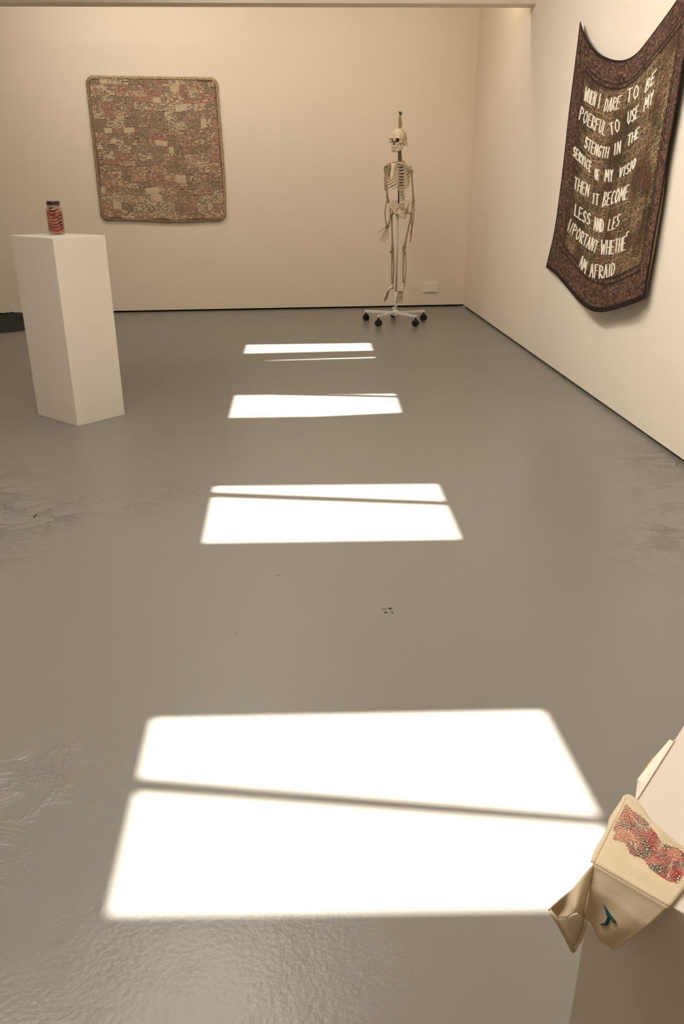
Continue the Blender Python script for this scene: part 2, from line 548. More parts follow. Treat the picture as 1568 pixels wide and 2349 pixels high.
gapstrip('gap_shade_front', C_fr, C_fl, Vector((0, 1, 0)))

bm = bmesh.new()
prism(bm, [C_fl + Vector((-.14, -.14, 0)), C_fr + Vector((.16, -.14, 0)), C_br + Vector((.16, .14, 0)), C_bl + Vector((-.14, .16, 0))], -0.1, 0.0)
tag(build('floor', bm, M['floor'], smooth=False), kind='structure')

# ---- ceiling slab with the four roof openings the sun comes through
CEIL_T = 0.04
def up_sun(p, z):                              # follow the sun's ray from a floor point up to height z
    return Vector(p) - SUN_DIR * (z / -SUN_DIR.z)
HOLES = [
    [(566, 791), (848, 787), (859, 821), (556, 829)],
    [(540, 907), (905, 903.5), (919, 946), (730, 955), (527, 958)],
    [(492, 1117), (500, 1116), (1002, 1111), (1055, 1236), (467, 1245)],
    [(350, 1650), (1245, 1632), (1478, 2078), (252, 2096)],
]
BARS = [
    [(540, 811.5), (880, 803.2), (880, 818.3), (640, 826), (540, 830.5)],
    [(560, 904.9), (640, 905.3), (812, 905), (930, 908.2), (930, 912.6), (660, 907.0), (560, 905.0)],
    [(470, 1127.5), (1045, 1150), (1048, 1161), (470, 1141)],
    [(300, 1780), (1400, 1872), (1400, 1899), (300, 1818)],
]
def slab_with_holes(outer, holes, z0, z1):
    pts, edges = [], []
    for loop in [outer] + holes:
        s = len(pts)
        pts += [Vector((p[0], p[1])) for p in loop]
        edges += [(s + i, s + (i + 1) % len(loop)) for i in range(len(loop))]
    # (z, ray-following shift) for the lower and the upper skin
    r = delaunay_2d_cdt(pts, edges, [], 0, 1e-6)
    vs, es, fs = r[0], r[1], r[2]
    def inside(c, poly):
        k = False
        for i in range(len(poly)):
            a, b = poly[i], poly[i - 1]
            if (a[1] > c[1]) != (b[1] > c[1]) and c[0] < (b[0] - a[0]) * (c[1] - a[1]) / (b[1] - a[1]) + a[0]: k = not k
        return k
    bm = bmesh.new()
    lo = [bm.verts.new((v.x, v.y, z0)) for v in vs]
    no = len(outer)
    hi = []
    for i, v in enumerate(vs):
        sh = Vector((0, 0, 0)) if i < no else -SUN_DIR * ((z1 - z0) / -SUN_DIR.z)
        hi.append(bm.verts.new((v.x + sh.x, v.y + sh.y, z1)))
    keep = []
    for f in fs:
        c = sum((vs[i] for i in f), Vector((0, 0))) / len(f)
        if inside(c, outer) and not any(inside(c, h) for h in holes): keep.append(f)
    cnt = {}
    for f in keep:
        bm.faces.new([lo[i] for i in f][::-1]); bm.faces.new([hi[i] for i in f])
        for i in range(len(f)):
            e = tuple(sorted((f[i], f[(i + 1) % len(f)]))); cnt[e] = cnt.get(e, 0) + 1
    for (a, b), k in cnt.items():
        if k == 1: bm.faces.new((lo[a], lo[b], hi[b], hi[a]))
    return bm
outer = [C_fl + Vector((-.14, -.14, 0)), C_fr + Vector((.16, -.14, 0)), C_br + Vector((.16, .14, 0)), C_bl + Vector((-.14, .16, 0))]
holes = [[up_sun(fl(*q), ZC) for q in h] for h in HOLES]
ceil = build('ceiling', slab_with_holes(outer, holes, ZC, ZC + CEIL_T), M['ceiling'], smooth=False)
tag(ceil, kind='structure')
for b in BARS:
    bm = bmesh.new()
    lowp = [up_sun(fl(*q), ZC + 0.002) for q in b]
    upp = [up_sun(fl(*q), ZC + 0.036) for q in b]
    lo = [bm.verts.new(p) for p in lowp]; hi = [bm.verts.new(p) for p in upp]
    bm.faces.new(lo[::-1]); bm.faces.new(hi)
    for i in range(len(lo)): bm.faces.new((lo[i], lo[(i + 1) % len(lo)], hi[(i + 1) % len(lo)], hi[i]))
    build('glazing_bar', bm, M['ceiling'], ceil, smooth=False)

# ---- beam crossing under the ceiling in front of the back wall
zb = on_plane(1223, 13, A, RN).z
b1 = fl(1228, 8.5, zb); b0 = fl(0, 5, zb); b2 = fl(1218, 18, zb); b3 = fl(0, 15, zb)
fd = (b0 - b1).normalized(); gd = (b3 - b2).normalized()
P1 = b1 - fd * 0.05; P0 = b1 + fd * ((XL - b1.x) / fd.x); P2 = b2 - gd * 0.05; P3 = b2 + gd * ((XL - b2.x) / gd.x)
bm = bmesh.new()
prism(bm, [P0, P1, P2, P3], zb, ZC)
tag(build('trim_1', bm, M['wall'], smooth=False), 'cream painted beam spanning the room below the ceiling', kind='structure')

# ================================================================== WHITE PLINTH AND JAR
pc = [fl(87.4, 951.4), fl(178.4, 978.3), fl(286.4, 951.8)]
ex = (pc[2] - pc[1]); ey = (pc[0] - pc[1])
PZ = 1.113
four = [pc[1], pc[2], pc[2] + ey, pc[0]]
ctr = sum(four, Vector()) / 4
def plinth(name, pts, h, bev=0.003):
    bm = bmesh.new()
    prism(bm, pts, 0.0, h)
    bmesh.ops.bevel(bm, geom=bm.edges[:], offset=bev, segments=2, profile=0.6, affect='EDGES')
    return bm
o = build_at('plinth', plinth('plinth', four, PZ), M['plinth'], Vector((ctr.x, ctr.y, 0)), smooth=False)
tag(o, 'tall white painted plinth with the red jar on top', 'plinth', 'white plinths')

jc = fl(131, 537.5, PZ + 0.001)
jY = jc.y
def jz(py): return at(128, py, jY).z
JR = abs(at(149, 530, jY).x - at(112.5, 530, jY).x) / 2
Hj = jz(461.5) - PZ
s_ = JR
jar = empty('jar', (jc.x, jc.y, PZ))
tag(jar, 'glass jar with dark red lid holding pink fingers, on the tall plinth', 'jar')
prof_o = [(0.88 * s_, 0.0), (0.97 * s_, 0.006), (s_, 0.02), (s_, 0.70 * Hj), (0.985 * s_, 0.74 * Hj), (0.93 * s_, 0.785 * Hj), (0.80 * s_, 0.82 * Hj), (0.745 * s_, 0.835 * Hj), (0.745 * s_, 0.90 * Hj)]
T = 0.0022
prof_i = [(r - T, z) for r, z in prof_o[::-1]]
prof_i[-1] = (prof_i[-1][0] - .002, 0.007); prof_i[-2] = (prof_i[-2][0], 0.012)
bm = bmesh.new()
lathe(bm, (jc.x, jc.y, PZ + 0.001), prof_o + prof_i, 40)
bmesh.ops.remove_doubles(bm, verts=bm.verts[:], dist=1e-5)
gb = build('glass_body', bm, M['glass'], jar)
bm = bmesh.new()
lathe(bm, (jc.x, jc.y, PZ + Hj), [(0.775 * s_, -0.108 * Hj), (0.80 * s_, -0.10 * Hj), (0.80 * s_, -0.012 * Hj), (0.77 * s_, 0.0), (0.70 * s_, 0.001)], 40)
lid = build('lid', bm, M['lid'], jar, sharp=40)
tag(lid, 'dark red screw lid')
bm = bmesh.new()
for k in range(3):
    zr = 0.845 * Hj + k * 0.013 * Hj
    lathe(bm, (jc.x, jc.y, PZ + zr), [(0.745 * s_, -0.002), (0.765 * s_, 0.0), (0.745 * s_, 0.002)], 32)
build('neck_rings', bm, M['glass'], jar)

# pink fingers packed against the glass, lying over one another in waves
random.seed(4)
Ri = s_ - T - 0.0015
fr_ = 0.0088
def finger_bm(r_ring, th0, th1, zf, seed):
    rnd = random.Random(seed)
    bm = bmesh.new()
    pts, rad = [], []
    prof = [0.45, 0.84, 0.90, 0.97, 0.84, 0.92, 1.0, 0.90, 0.88, 0.72, 0.35]
    if rnd.random() < .5: prof = prof[::-1]
    for i, pr in enumerate(prof):
        t = i / (len(prof) - 1)
        th = th0 + (th1 - th0) * t
        pts.append((jc.x + r_ring * math.cos(th), jc.y + r_ring * math.sin(th), zf(th)))
        rad.append(fr_ * pr * 0.96)
    tube(bm, pts, rad, 8)
    return bm
SIDES = ('right', 'back right', 'back', 'back left', 'left', 'front left', 'front', 'front right')
ROWS = ('lowest', 'second', 'third', 'fourth', 'fifth', 'sixth', 'seventh', 'eighth', 'ninth', 'tenth', 'eleventh', 'twelfth')
def add_finger(bm, lab='pink finger standing upright in the middle of the packed glass jar'):
    c_ = sum((v.co for v in bm.verts), Vector()) / len(bm.verts)
    f = build_at('finger', bm, M['finger'], c_)
    tag(f, lab, 'finger', 'pink fingers in the glass jar')
z = PZ + 0.004 + fr_ + 0.0085
layer = 0
while z + fr_ < PZ + 0.89 * Hj:
    rr_ = Ri - fr_ * .86 if z < PZ + 0.68 * Hj else (Ri * 0.90 - fr_ if z < PZ + .76 * Hj else Ri * .70 - fr_)
    amp = 0.0095 if z < PZ + 0.62 * Hj else 0.004
    ph = 0.9 + layer * 0.22
    zf = lambda th, z=z, a=amp, p=ph: z + a * math.sin(2 * th + p)
    st0 = layer * 1.9
    cuts = [st0, st0 + 1.9 + random.uniform(-.3, .3), st0 + 4.1 + random.uniform(-.4, .3), st0 + 2 * math.pi]
    for a_, b_ in zip(cuts, cuts[1:]):
        mid_ = ((a_ + b_) / 2) % (2 * math.pi)
        side = SIDES[int(round(mid_ / (math.pi / 4))) % 8]
        add_finger(finger_bm(rr_, a_ + 0.035, b_ - 0.035, zf, random.random()),
                   'pink finger in the jar, %s row%s, on the %s side' % (ROWS[layer], '' if layer == 0 else ' from bottom', side))
    z += 2.0 * fr_
    layer += 1
# a few standing in the middle
for k in range(3):
    th = k * 2.1 + .4; q = Vector((jc.x + .011 * math.cos(th), jc.y + .011 * math.sin(th), 0))
    bm = bmesh.new()
    z0_ = PZ + 0.012
    tube(bm, [q + ZZ_ * (z0_ + Hj * .68 * t) for ZZ_, t in ((Vector((0, 0, 1)), 0.0), (Vector((0, 0, 1)), .04), (Vector((0, 0, 1)), .5), (Vector((0, 0, 1)), .96), (Vector((0, 0, 1)), 1.0))], [.004, .0085, .0080, .0085, .004], 8)
    add_finger(bm, 'pink finger standing upright inside the packed jar, %s one' % ('rightmost', 'leftmost', 'foremost')[k])

# ================================================================== QUILT ON THE BACK WALL
QOFF = 0.03
Pq = A + BN * QOFF
qTL, qTR, qBR, qBL = [on_plane(*q, Pq, BN) for q in ((197, 176), (502, 176), (517, 509), (232, 507))]
qx = -bdir                                      # to the right along the wall
qW = ((qTR - qTL).dot(qx) + (qBR - qBL).dot(qx)) / 2
zt = (qTL.z + qTR.z) / 2; zbq = (qBL.z + qBR.z) / 2
qH = zt - zbq
q0 = A + BN * 0.006 + qx * ((qTL - A).dot(qx) * 0.5 + (qBL - A).dot(qx) * 0.5)
quilt = empty('quilt', (q0.x, q0.y, zbq))
quilt.rotation_euler = (0, 0, math.atan2(qx.y, qx.x))
tag(quilt, 'square quilt of handwritten paper patches with fringed edge on back wall', 'quilt')
# local frame: x right, z up, -y out of the wall
def puff(x, zz):
    return 0.016 + 0.006 * noise.noise(Vector((x * 3.1, zz * 3.3, 1.7))) + 0.004 * noise.noise(Vector((x * 9, zz * 9, 4.1)))
def sway(x, zz):                                # the cloth is not quite square
    t = zz / qH
    dx = 0.010 * math.sin(t * 5.0) * (x / qW)
    dz = 0.012 * math.sin(x / qW * 6.0 + 1.0) * (1 - t)
    return x + dx, zz + dz
RC = 0.085
def roundclamp(x, zz, r=RC, m=0.0):
    cx = min(max(x, r + m), qW - r - m); cz = min(max(zz, r + m), qH - r - m)
    dx, dz = x - cx, zz - cz
    d = math.hypot(dx, dz)
    if d > r: return cx + dx * r / d, cz + dz * r / d
    return x, zz
def local(name, bm, m, parent=quilt, smooth=True):
    me = bpy.data.meshes.new(name)
    bmesh.ops.recalc_face_normals(bm, faces=bm.faces[:])
    bm.to_mesh(me); bm.free()
    for p in me.polygons: p.use_smooth = smooth
    me.materials.append(m)
    o = bpy.data.objects.new(name, me); COL.objects.link(o); o.parent = parent
    return o
# backing
def outline(n_c=8, m=0.0):
    r = RC; out = []
    for (cx, cz, a0) in ((qW - r - m, r + m, -90), (qW - r - m, qH - r - m, 0), (r + m, qH - r - m, 90), (r + m, r + m, 180)):
        for i in range(n_c + 1):
            a = math.radians(a0 + 90 * i / n_c)
            out.append((cx + r * math.cos(a), cz + r * math.sin(a)))
    dense = []
    for i in range(len(out)):
        a, b = out[i], out[(i + 1) % len(out)]
        k = max(1, int(math.hypot(b[0] - a[0], b[1] - a[1]) / 0.04))
        for j in range(k): dense.append((a[0] + (b[0] - a[0]) * j / k, a[1] + (b[1] - a[1]) * j / k))
    return dense
ol = [sway(*p) for p in outline()]
bm = bmesh.new()
fv = [bm.verts.new((p[0], -0.012, p[1])) for p in ol]; bv = [bm.verts.new((p[0], 0.0, p[1])) for p in ol]
bm.faces.new(fv); bm.faces.new(bv[::-1])
for i in range(len(ol)): bm.faces.new((fv[i], fv[(i + 1) % len(ol)], bv[(i + 1) % len(ol)], bv[i]))
local('backing', bm, M['quilt_back'], smooth=False)
# paper patches
rq = random.Random(11)
bw = 0.03
zrow = bw
rows = []
while zrow < qH - bw - 0.02:
    h = rq.choice((0.055, 0.065, 0.075, 0.085))
    if zrow + h > qH - bw - 0.03: h = qH - bw - zrow
    rows.append((zrow, h)); zrow += h
for (z0, h) in rows:
    x0 = bw
    while x0 < qW - bw - 0.01:
        w = rq.choice((0.06, 0.085, 0.10, 0.115, 0.13, 0.15, 0.19))
        if x0 + w > qW - bw - 0.05: w = qW - bw - x0
        wob = lambda a, zz_: 0.030 * noise.noise(Vector((a * 3.2, zz_ * 2.0, 0.3))) + 0.010 * noise.noise(Vector((a * 11.0, zz_ * 9.0, 5.3)))
        tall = 0.0
        g_ = 0.0008
        j4 = [rq.uniform(-.006, .006) for _ in range(4)]
        cs = [(x0 + g_, z0 - tall + g_), (x0 + w - g_, z0 - tall * rq.random() + g_), (x0 + w - g_, z0 + h - g_), (x0 + g_, z0 + h - g_)]
        lift = rq.uniform(0.0, 0.004)
        bm = bmesh.new()
        NXX, NZZ = 3, 2
        top = []
        for j in range(NZZ + 1):
            rowv = []
            for i in range(NXX + 1):
                a, b = i / NXX, j / NZZ
                x = (cs[0][0] * (1 - a) + cs[1][0] * a) * (1 - b) + (cs[3][0] * (1 - a) + cs[2][0] * a) * b
                zz = (cs[0][1] * (1 - a) + cs[1][1] * a) * (1 - b) + (cs[3][1] * (1 - a) + cs[2][1] * a) * b
                x += 0.022 * noise.noise(Vector((x * 3.0, zz * 2.6, 2))) + 0.006 * noise.noise(Vector((x * 12, zz * 12, 7))); zz += (1 - b) * wob(x, z0) + b * wob(x, z0 + h)
                x, zz = roundclamp(x, zz, RC - 0.015, 0.022)
                x, zz = sway(x, zz)
                bul = 0.0025 * (1 - (2 * a - 1) ** 2) * (1 - (2 * b - 1) ** 2)
                rowv.append(bm.verts.new((x, -(puff(x, zz) + lift + bul), zz)))
            top.append(rowv)
        for j in range(NZZ):
            for i in range(NXX):
                bm.faces.new((top[j][i], top[j][i + 1], top[j + 1][i + 1], top[j + 1][i]))
        # turned-under rim
        bdry = [e for e in bm.edges if len(e.link_faces) == 1]
        r = bmesh.ops.extrude_edge_only(bm, edges=bdry)
        for v in [g for g in r['geom'] if isinstance(g, bmesh.types.BMVert)]: v.co.y += 0.007
        mi = rq.choices(range(6), (3.4, 2.8, 3.4, 2.6, 1.6, 0.9))[0]
        local('paper_patch', bm, M['quilt'][mi], smooth=False)
        x0 += w
# binding and fringe
bm = bmesh.new()
n = len(ol)
ring_in = [sway(*p) for p in outline(8, 0.028)]
tube_pts = [Vector((p[0] * 0.985 + qW * 0.0075, -0.014, p[1] * 0.985 + qH * 0.0075)) for p in ol]
tube_pts.append(tube_pts[0].copy())
tube(bm, tube_pts, 0.008, 6)
bd = local('binding', bm, M['fringe'])
bm = bmesh.new()
for k in range(2400):
    i = rq.randrange(n); t = rq.random()
    a, b = ol[i], ol[(i + 1) % n]
    p = Vector((a[0] + (b[0] - a[0]) * t, 0, a[1] + (b[1] - a[1]) * t))
    e = Vector((b[0] - a[0], 0, b[1] - a[1])).normalized()
    nrm = Vector((e.z, 0, -e.x))
    base = p - nrm * rq.uniform(0.012, 0.026) + Vector((0, -0.022 - rq.random() * 0.006, 0))
    tip = p + nrm * rq.uniform(0.002, 0.015) + Vector((0, rq.uniform(-0.024, -0.006), 0)) + e * rq.uniform(-0.012, 0.012)
    w = e * 0.0034
    v = [bm.verts.new(base - w), bm.verts.new(base + w), bm.verts.new(base + Vector((0, 0.004, 0))), bm.verts.new(tip)]
    bm.faces.new((v[0], v[1], v[3])); bm.faces.new((v[1], v[2], v[3])); bm.faces.new((v[2], v[0], v[3]))
fg = local('fringe', bm, M['fringe'])
tag(fg, kind='stuff')

# ================================================================== WALL PLATE
Pw = A + BN * 0.012
c = on_plane(986.5, 659.5, Pw, BN)
w_ = (on_plane(1003, 659, Pw, BN) - on_plane(970.5, 660, Pw, BN)).length
h_ = on_plane(986, 649, Pw, BN).z - on_plane(986, 670, Pw, BN).z
bm = bmesh.new()
R = Matrix.Rotation(math.atan2(qx.y, qx.x), 3, 'Z')
cc = c - BN * 0.0045
box(bm, cc, w_, 0.022, h_, R, 0.003)
pl_o = build_at('wall_plate', bm, M['plate'], Vector((cc.x, cc.y, cc.z)), smooth=False)
tag(pl_o, 'blank cream wall plate low on the back wall near the corner', 'wall plate')
bm = bmesh.new()
box(bm, c + BN * 0.004, w_ * 0.93, 0.004, h_ * 0.86, R, 0.0012)
build('cover', bm, M['plate'], pl_o, smooth=False)

# ================================================================== SKELETON STAND
cst = [fl(841, 733), fl(864.7, 748), fl(948.7, 748.5), fl(972.6, 733)]
SC = Vector((sum(p.x for p in cst) / 4, 0, 0))
SR = ((cst[3].x - cst[0].x) / 2 / math.sin(math.radians(72)) + (cst[2].x - cst[1].x) / 2 / math.sin(math.radians(36))) / 2
SC.y = (cst[1].y + cst[2].y) / 2 + SR * math.cos(math.radians(36))
SY = SC.y
stand = empty('skeleton_stand', (SC.x, SC.y, 0))
tag(stand, 'white five-legged rolling stand with black castors carrying the skeleton', 'stand')
hz = at(909, 716, SY).z
hubc = Vector((SC.x, SC.y, 0.085))
bm = bmesh.new()
lathe(bm, (SC.x, SC.y, 0.068), [(0.030, 0), (0.034, 0.004), (0.034, 0.05), (0.026, 0.058), (0.017, 0.062)], 20)
build('hub', bm, M['white_metal'], stand, sharp=40)
ptop = at(911.5, 498, SY)
bm = bmesh.new()
tube(bm, [(SC.x, SC.y, 0.10), (SC.x, SC.y, 0.32)], 0.0155, 14)
build('lower_pole', bm, M['white_metal'], stand)
bm = bmesh.new()
tube(bm, [(SC.x, SC.y, 0.30), (SC.x, SC.y, ptop.z + 0.03)], 0.0105, 14)
build('upper_pole', bm, M['steel'], stand)
for k in range(5):
    a = math.radians(-90 + 36 + 72 * k)
    dv = Vector((math.cos(a), math.sin(a), 0))
    tipp = SC + dv * SR
    bm = bmesh.new()
    mid = SC + dv * (SR * 0.5 + 0.008)
    Rm = Matrix.Rotation(a, 3, 'Z')
    box(bm, (mid.x, mid.y, 0.101), SR + 0.005, 0.026, 0.022, Rm, 0.002)
    leg = build('leg', bm, M['white_metal'], stand, smooth=False)
    bm = bmesh.new()
    tube(bm, [(tipp.x, tipp.y, 0.096), (tipp.x, tipp.y, 0.060)], 0.012, 10)
    box(bm, (tipp.x, tipp.y, 0.058), 0.03, 0.012, 0.02, Rm, 0.002)
    cas = build('castor', bm, M['rubber'], stand, sharp=40)
    sw = math.radians((62, 48, 70, 35, 55)[k])
    av = Vector((math.cos(sw), math.sin(sw), 0))
    for sd in (-1, 1):
        bm = bmesh.new()
        cw = Vector((tipp.x, tipp.y, 0.034)) + av * 0.014 * sd
        tube(bm, [cw - av * 0.0105, cw - av * 0.0075, cw + av * 0.0075, cw + av * 0.0105], [0.027, 0.034, 0.034, 0.027], 18)
        build('wheel', bm, M['rubber'], cas, sharp=35)

# ================================================================== SKELETON
YAW = math.radians(38)
F = Vector((-math.sin(YAW), -math.cos(YAW), 0))          # the way it faces
LT = Vector((math.cos(YAW), -math.sin(YAW), 0))          # its own left
ZZ = Vector((0, 0, 1))
sk = empty('skeleton', (SC.x, SC.y, 0))
tag(sk, 'life-size anatomical skeleton hanging on its rolling stand by the back wall', 'skeleton')
def zpx(py): return at(915, py, SY).z
def P(px, py, dy=0.0): return at(px, py, SY + dy)
def bone(name, pts, radii, parent=sk, n=8, m=None):
    bm = bmesh.new(); tube(bm, pts, radii, n)
    return build(name, bm, m or M['bone'], parent)
def shaft(a, b, r, ea, eb, bow=Vector()):
    """long bone: thick ends, thin middle"""
    a, b = Vector(a), Vector(b)
    pts, rad = [], []
    for t, k in ((0, .6), (.02, 1.0), (.06, 1.0), (.12, .62), (.2, .4), (.5, .3), (.8, .4), (.88, .62), (.94, 1.0), (.98, 1.0), (1, .6)):
        e = ea if t < .5 else eb
        w = max(0, (k - .3) / .7)
        pts.append(a.lerp(b, t) + bow * math.sin(math.pi * t))
        rad.append(r * (1 - w) + e * w if k > .3 else r)
    return pts, rad

# ---- spine: seven neck, twelve chest, five loin vertebrae (body frame: f forward, s to its left)
def spine_pt(t):
    """t 0 = under the skull, 1 = on the sacrum"""
    ks = [(0.0, 914.5, 341), (0.13, 915.5, 362), (0.22, 916.0, 372), (0.45, 919.5, 396), (0.62, 919.0, 420), (0.8, 919.5, 440), (1.0, 921.5, 461)]
    for (t0, x0, y0), (t1, x1, y1) in zip(ks, ks[1:]):
        if t <= t1 + 1e-9:
            q = (t - t0) / (t1 - t0)
            return P(x0 + (x1 - x0) * q, y0 + (y1 - y0) * q, -0.02 + 0.05 * math.sin(math.pi * min(1, max(0, (t - .1) / .6))))
    return P(921.5, 461, -0.02)
nv = 24
tt = []
acc = 0
for i in range(nv):
    h = 0.62 if i < 7 else (0.8 + 0.04 * (i - 7) if i < 19 else 1.55)
    tt.append((acc, h)); acc += h
vert_pos = []
for i, (a0, h) in enumerate(tt):
    t = (a0 + h / 2) / acc
    c = spine_pt(t); vert_pos.append(c)
    hh = (spine_pt(a0 / acc) - spine_pt((a0 + h) / acc)).length
    r = 0.0125 + 0.012 * t
    bm = bmesh.new()
    tube(bm, [c + ZZ * hh * .44, c + ZZ * hh * .36, c, c - ZZ * hh * .36, c - ZZ * hh * .44], [r * .9, r, r * .84, r, r * .9], 12)
    # spinous and side processes
    tube(bm, [c - F * r * 0.6, c - F * (r + 0.028) - ZZ * 0.012], [0.006, 0.004], 6)
    for sd in (-1, 1):
        wl = r + (0.014 if i < 7 else 0.02)
        tube(bm, [c - F * r * .5 + LT * sd * r * .5, c - F * r * .7 + LT * sd * wl], [0.005, 0.003], 6)
    build('vertebra', bm, M['bone_dark'] if i < 19 else M['bone'], sk)
bm = bmesh.new()
tube(bm, [spine_pt(k / 12) - F * 0.004 for k in range(13)], [0.008 + .006 * k / 12 for k in range(13)], 10)
build('spinal_discs', bm, M['disc'], sk)
bone('spine_rod', [P(913.6, 424, 0.03), P(914.0, 466, 0.03)], 0.007, m=M['rod'])

# ---- rib cage
st_top, st_bot = P(902.3, 375, -0.115), P(897.3, 411, -0.155)
ax_top = vert_pos[7]
def st_pt(q): return st_top.lerp(st_bot, q)
bm = bmesh.new()
Rb = Matrix((LT, F, ZZ)).transposed()
def plate(bm, cs, normal, th):
    """closed flat plate following a row of (centre, half width) stations"""
    L_, R_ = [], []
    rowsv = []
    for c, w in cs:
        sdv = LT
        rowsv.append([bm.verts.new(c + sdv * w + normal * th), bm.verts.new(c - sdv * w + normal * th), bm.verts.new(c - sdv * w - normal * th), bm.verts.new(c + sdv * w - normal * th)])
    for a, b in zip(rowsv, rowsv[1:]):
        for k in range(4): bm.faces.new((a[k], a[(k + 1) % 4], b[(k + 1) % 4], b[k]))
    bm.faces.new(rowsv[0][::-1]); bm.faces.new(rowsv[-1])
plate(bm, [(st_pt(-.03), .016), (st_pt(.04), .028), (st_pt(.14), .026), (st_pt(.25), .015), (st_pt(.34), .017), (st_pt(.6), .019), (st_pt(.8), .018), (st_pt(.9), .010), (st_pt(1.05), .005)], F, .006)
tag(build('sternum', bm, M['bone'], sk, sharp=50), 'flat pale breastbone')
ztop, zbot = vert_pos[7].z, vert_pos[18].z
for sd in (-1, 1):
    for i in range(12):
        v = vert_pos[7 + i] - F * 0.012
        q = i / 11
        wid = [0.058, 0.078, 0.092, 0.102, 0.108, 0.112, 0.114, 0.114, 0.111, 0.106, 0.095, 0.075][i] * (0.80 if sd < 0 else 1.0)
        drop = [0.018, 0.03, 0.042, 0.052, 0.06, 0.066, 0.070, 0.072, 0.070, 0.064, 0.05, 0.04][i]
        if i < 10:
            sq = [0.03, 0.14, 0.26, 0.38, 0.50, 0.62, 0.74, 0.84, 0.90, 0.94][i]
            e = st_pt(sq) + LT * sd * 0.016
        depth_vec = None
        pts, rad = [], []
        N = 16
        if i < 10:
            fwd = (e - v).dot(F)
            for k in range(N + 1):
                t = k / N
                th = math.pi * t
                lat = wid * math.sin(th) ** 0.75 if t < 1 else 0
                lat = lat + (0.016 * t) + 0.012 * (1 - t)
                fpos = -0.028 * math.sin(min(th * 2, math.pi)) * (1 if t < .5 else 0) + fwd * (0.5 - 0.5 * math.cos(th)) ** 0.9
                # falls towards the front, then cartilage climbs to the breastbone
                tt_ = 0.74
                lowz = v.z - drop - 0.004 * i
                if t < tt_: zz = v.z + (lowz - v.z) * (math.sin(t / tt_ * math.pi / 2) ** 1.15)
                else:
                    s2 = (t - tt_) / (1 - tt_)
                    zz = lowz + (e.z - lowz) * (s2 * s2 * (3 - 2 * s2))
                base = v + F * fpos + LT * sd * lat
                pts.append(Vector((base.x, base.y, zz))); rad.append(0.0058 if t < .85 else 0.0052)
        else:
            for k in range(9):
                t = k / 8
                th = math.pi * 0.52 * t
                base = v + LT * sd * (0.012 + wid * math.sin(th)) + F * (0.075 * (1 - math.cos(th)) - 0.02 * math.sin(th))
                pts.append(base - ZZ * drop * t); rad.append(0.0055 * (1 - .5 * t))
        bone('rib', pts, rad, n=6, m=M['rib'])

# ---- shoulder girdle
sh = {-1: P(883.0, 388, 0.09), 1: P(941.5, 388.5, -0.09)}
for sd in (-1, 1):
    inner = st_top + LT * sd * 0.022 + ZZ * 0.006
    outer_ = sh[sd] + ZZ * 0.022 + LT * sd * 0.004 + F * 0.004
    mid1 = inner.lerp(outer_, .35) + F * 0.018 + ZZ * 0.008; mid2 = inner.lerp(outer_, .72) - F * 0.010 + ZZ * 0.008
    bone('collarbone', [inner, mid1, mid2, outer_], [0.008, 0.006, 0.006, 0.008], n=8)
    # shoulder blade: thin triangle with ridge, acromion and socket
    c0 = sh[sd] - LT * sd * 0.018 - F * 0.012
    tri = [c0, c0 - LT * sd * 0.085 - F * 0.070 + ZZ * 0.03, c0 - LT * sd * 0.062 - F * 0.065 - ZZ * 0.105, c0 - LT * sd * 0.03 - F * 0.035 - ZZ * 0.05]
    if sd < 0: tri = [P(899.5, 372.5, .06), P(878.6, 385, .085), P(884, 393, .085), P(894, 408, .075)]
    nn = (tri[1] - tri[0]).cross(tri[2] - tri[0]).normalized() * 0.0035
    bm = bmesh.new()
    a_ = [bm.verts.new(p + nn) for p in tri]; b_ = [bm.verts.new(p - nn) for p in tri]
    bm.faces.new(a_); bm.faces.new(b_[::-1])
    for k in range(4): bm.faces.new((a_[k], a_[(k + 1) % 4], b_[(k + 1) % 4], b_[k]))
    rdg = c0 - LT * sd * 0.075 - F * 0.075 + ZZ * 0.010
    tube(bm, [rdg, rdg.lerp(outer_, .5) - F * 0.008, outer_ - F * 0.006], [0.004, 0.007, 0.010], 7)
    tube(bm, [c0 + ZZ * 0.012, c0 + F * 0.025 + ZZ * 0.012 - LT * sd * .004], [0.006, 0.006], 6)
    tube(bm, [c0 + ZZ * 0.02, c0 - ZZ * 0.02], [0.012, 0.012], 8)
    build('shoulder_blade', bm, M['bone'] if sd > 0 else M['limb'], sk, sharp=40)

# ---- arms
def hand(name, wrist, pd, side_v, spread, seg_px, parent=sk):
    bm = bmesh.new()
    for r_ in range(2):
        for k in range(4):
            ball(bm, wrist + pd * (0.008 + 0.013 * r_) + side_v * (k - 1.5) * 0.011, 0.0078, 7, 5)
    h = build(name, bm, M['bone_dark'], parent)
    lens = [(0.062, .036, .022, .018), (0.062, .042, .027, .018), (0.056, .038, .025, .018), (0.052, .031, .019, .016)]
    for k, ls in enumerate(lens):
        p = wrist + pd * 0.028 + side_v * (1.5 - k) * 0.010
        d = (pd + side_v * (1.5 - k) * spread).normalized()
        bm = bmesh.new()
        for j, l in enumerate(ls):
            e = p + d * l
            tube(bm, [p, p.lerp(e, .15), p.lerp(e, .5), p.lerp(e, .88), e], [.0045, .0048, .0031, .0046, .0036], 6)
            p = e + d * 0.0015
            d = (d + F * 0.10 * (j > 0) - side_v * 0.01 * (1.5 - k)).normalized()
        build('finger', bm, M['limb'], h)
    p = wrist + pd * 0.012 + side_v * 0.018
    return h, p
